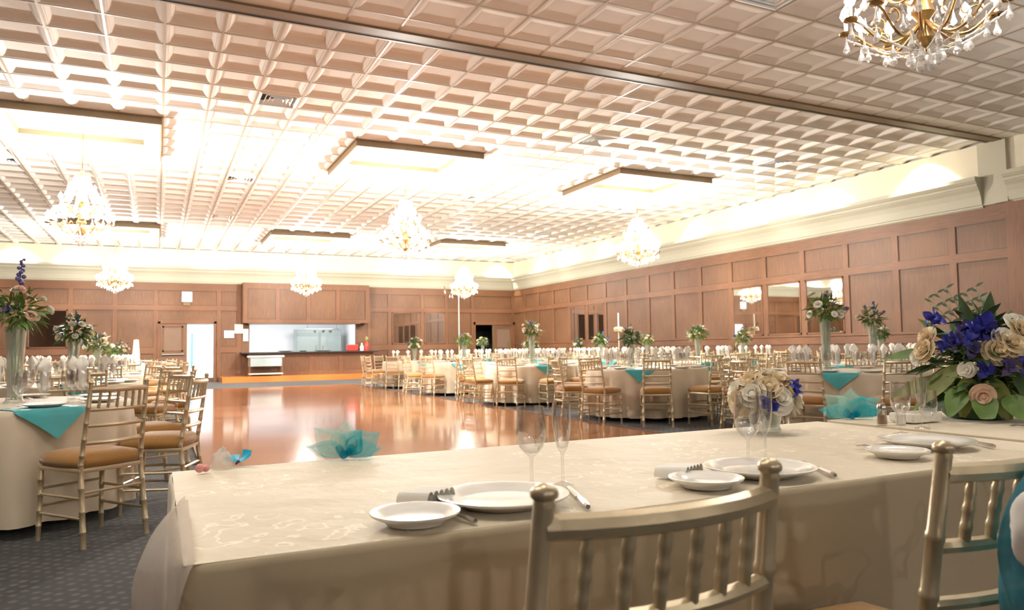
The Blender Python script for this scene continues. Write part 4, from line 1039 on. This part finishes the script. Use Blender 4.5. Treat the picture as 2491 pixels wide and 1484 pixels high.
# ------------------------------------------------------------------ big bouquet
def bouquet(x, y):
    t = thing('bouquet', 'large bouquet of blue irises, cream roses and broad green leaves', 'bouquet', (x, y, ZT+.004))
    r_ = random.Random(5)
    tc = Vector((-x, -y, 0)).normalized(); ax = Vector((-tc.y, tc.x, 0)); zz = Vector((0,0,1))
    MB().lathe([(.11,0),(.13,.02),(.14,.07),(.12,.10),(0,.10)], 20).build('bowl', MT['leafd'], t, True)
    link('foliage', FOL[1], None, t, (0,0,.20), None, (1.35,1.2,1.15)); link('foliage', FOL[0], None, t, (.03,-.03,.20), (0,0,1.), (1.3,1.1,.9)); link('foliage', FOL[1], None, t, (.05,0,.30), (0,0,2.), (1.3,1.1,1.0)); link('foliage', FOL[0], None, t, tuple(tc*.08+zz*.14), (0,0,3.), (.75,.75,.5)); link('foliage', FOL[2], None, t, tuple(tc*.05+ax*.12+zz*.16), (0,0,4.), (.8,.8,.6))
    def P(r, h, f): return ax*r+zz*h+tc*f
    # broad leaves: (right, up, toward viewer) base and direction
    for (b0, d0, L, W, k, bend) in [((-.10,.16,.10),(-.9,-.25,.3),.24,.07,'leafy',.15),((-.05,.22,.12),(-.75,-.75,.35),.27,.075,'leafy',.1),((-.02,.18,.14),(-.2,-1,.4),.20,.075,'leafy',.2),((.06,.17,.14),(.25,-1,.35),.22,.07,'leafy',.2),
          ((.12,.20,.12),(.55,-.9,.3),.25,.065,'leafd',.1),((.16,.24,.08),(.9,-.5,.3),.24,.07,'leafy',.2),((-.14,.26,.06),(-1,.05,.2),.20,.055,'leaf',.25),((-.05,.12,.16),(-.3,-.5,.8),.14,.085,'leaf',.4),((.02,.10,.18),(.1,-.6,.8),.14,.09,'leaf',.4),((.10,.10,.17),(.4,-.5,.8),.14,.085,'leaf',.4),
          ((-.10,.10,.14),(-.7,-.4,.6),.14,.08,'leafd',.4),((.18,.14,.12),(.8,-.6,.4),.17,.08,'leafy',.3),((.0,.34,.02),(-.25,1,.1),.18,.045,'leafd',.15),((.05,.36,0),(.1,1,0),.16,.05,'leafd',.1),((.16,.33,0),(.6,.8,0),.2,.05,'leafd',.1),((.22,.28,.02),(1,.3,.1),.2,.06,'leafd',.2),((-.10,.32,0),(-.7,.7,0),.14,.04,'leaf',.1)]:
        m = MB(); leaf_shape(m, P(*b0), ax*d0[0]+zz*d0[1]+tc*d0[2], tc*.8+zz*.6, L, W, bend, 8); m.v = [(p[0], p[1], max(.012+.003*sin(p[0]*90), p[2])) for p in m.v]; m.build('leaf', MT[k], t, 'all')
    def bl(me, r, h, f, s):
        p = P(r, h, f); link('blossom', me, None, t, p, (ax*r*1.5+zz*(h-.16)+tc*(f+.10)).to_track_quat('Z','Y').to_euler(), s)
    for r, h, f, s, k in ((-.175,.28,.13,1.25,'rose'),(-.165,.335,.10,1.1,'rose'),(-.205,.25,.10,.9,'rosew'),(.075,.27,.17,1.35,'rose'),(.125,.30,.16,1.3,'rose'),(.165,.345,.11,1.35,'rose'),(.145,.38,.08,1.2,'rosew'),(.10,.325,.15,1.1,'rosew'),(.02,.10,.2,1.1,'rosep'),(.145,.235,.15,1.1,'rose'),(-.03,.20,.18,.8,'rosew')): bl(ROSE[k], r, h, f, s*.82)
    for r, h, f, s in ((-.13,.40,.06,1.3),(-.115,.385,.08,1.1),(.01,.345,.13,1.7),(.035,.365,.11,1.6),(-.005,.315,.14,1.5),(.05,.335,.13,1.4),(.225,.285,.10,1.4),(.235,.315,.08,1.2),(.03,.20,.17,1.3),(.155,.215,.16,1.3),(-.07,.31,.14,1.2),(-.09,.29,.13,1.1)): bl(IRIS['iris'], r, h, f, s*.68)
    for r, h, f in ((-.05,.30,.14),(.0,.27,.16),(.10,.21,.17),(-.03,.35,.10)): bl(IRIS['irisd'], r, h, f, .85)
    m = MB()   # wispy grey-green sprigs standing up behind
    for k in range(6):
        a = r_.uniform(-.9,.3); b0 = P(-.02+.02*k, .32, -.02); tip = P(-.16+.035*k, .50+.02*(k % 3), -.03); m.tube([b0, b0.lerp(tip,.5)+tc*.01, tip], .0022, 4)
        for q in range(7): leaf_shape(m, b0.lerp(tip, .4+.6*q/6), ax*(-1 if q % 2 else 1)+zz*.6, tc, .035, .012, .1, 3)
    m.build('sprig', MT['sage'], t, 'all')
bouquet(3.05, 1.93)

# ------------------------------------------------------------------ camera-side chairs
chair(.550, .990, (-.03, 1), 'gold bamboo-style chair back in the foreground at bottom centre', 'foreground chairs', True)
chair(1.242, .995, (-.02, 1), 'gold bamboo-style chair at the lower right with blue sash', 'foreground chairs', True)
# blue sash with a white puff on the right chair
t = thing('chair_sash', 'blue tulle sash with white puff tied on the lower right chair', 'sash', (1.255, .665, 0))
def fn(u, v):
    a = u*2*pi; r = .125*sin(pi*(.10+.80*v**.8))*(1+.16*sin(5*a+v*4)+.06*sin(13*a-v*7)); return (r*cos(a), r*.45*sin(a), .90-.42*v)
MB().grid(fn, 60, 18, True).build('sash_tail', MT['sash'], t, 'all')
MB().ball((0,.01,.86), .03, 12, 8, .8).build('knot', MT['sash'], t, True)
def fn(u, v):
    a = u*2*pi; r = .028*sin(pi*v)*(1+.25*noise.noise(Vector((cos(a)*3, sin(a)*3, v*5)))); return (-.150+r*cos(a), -.035+r*sin(a), .810-.055*cos(pi*v))
MB().grid(fn, 24, 14, True).build('puff', MT['puff'], t, 'all')
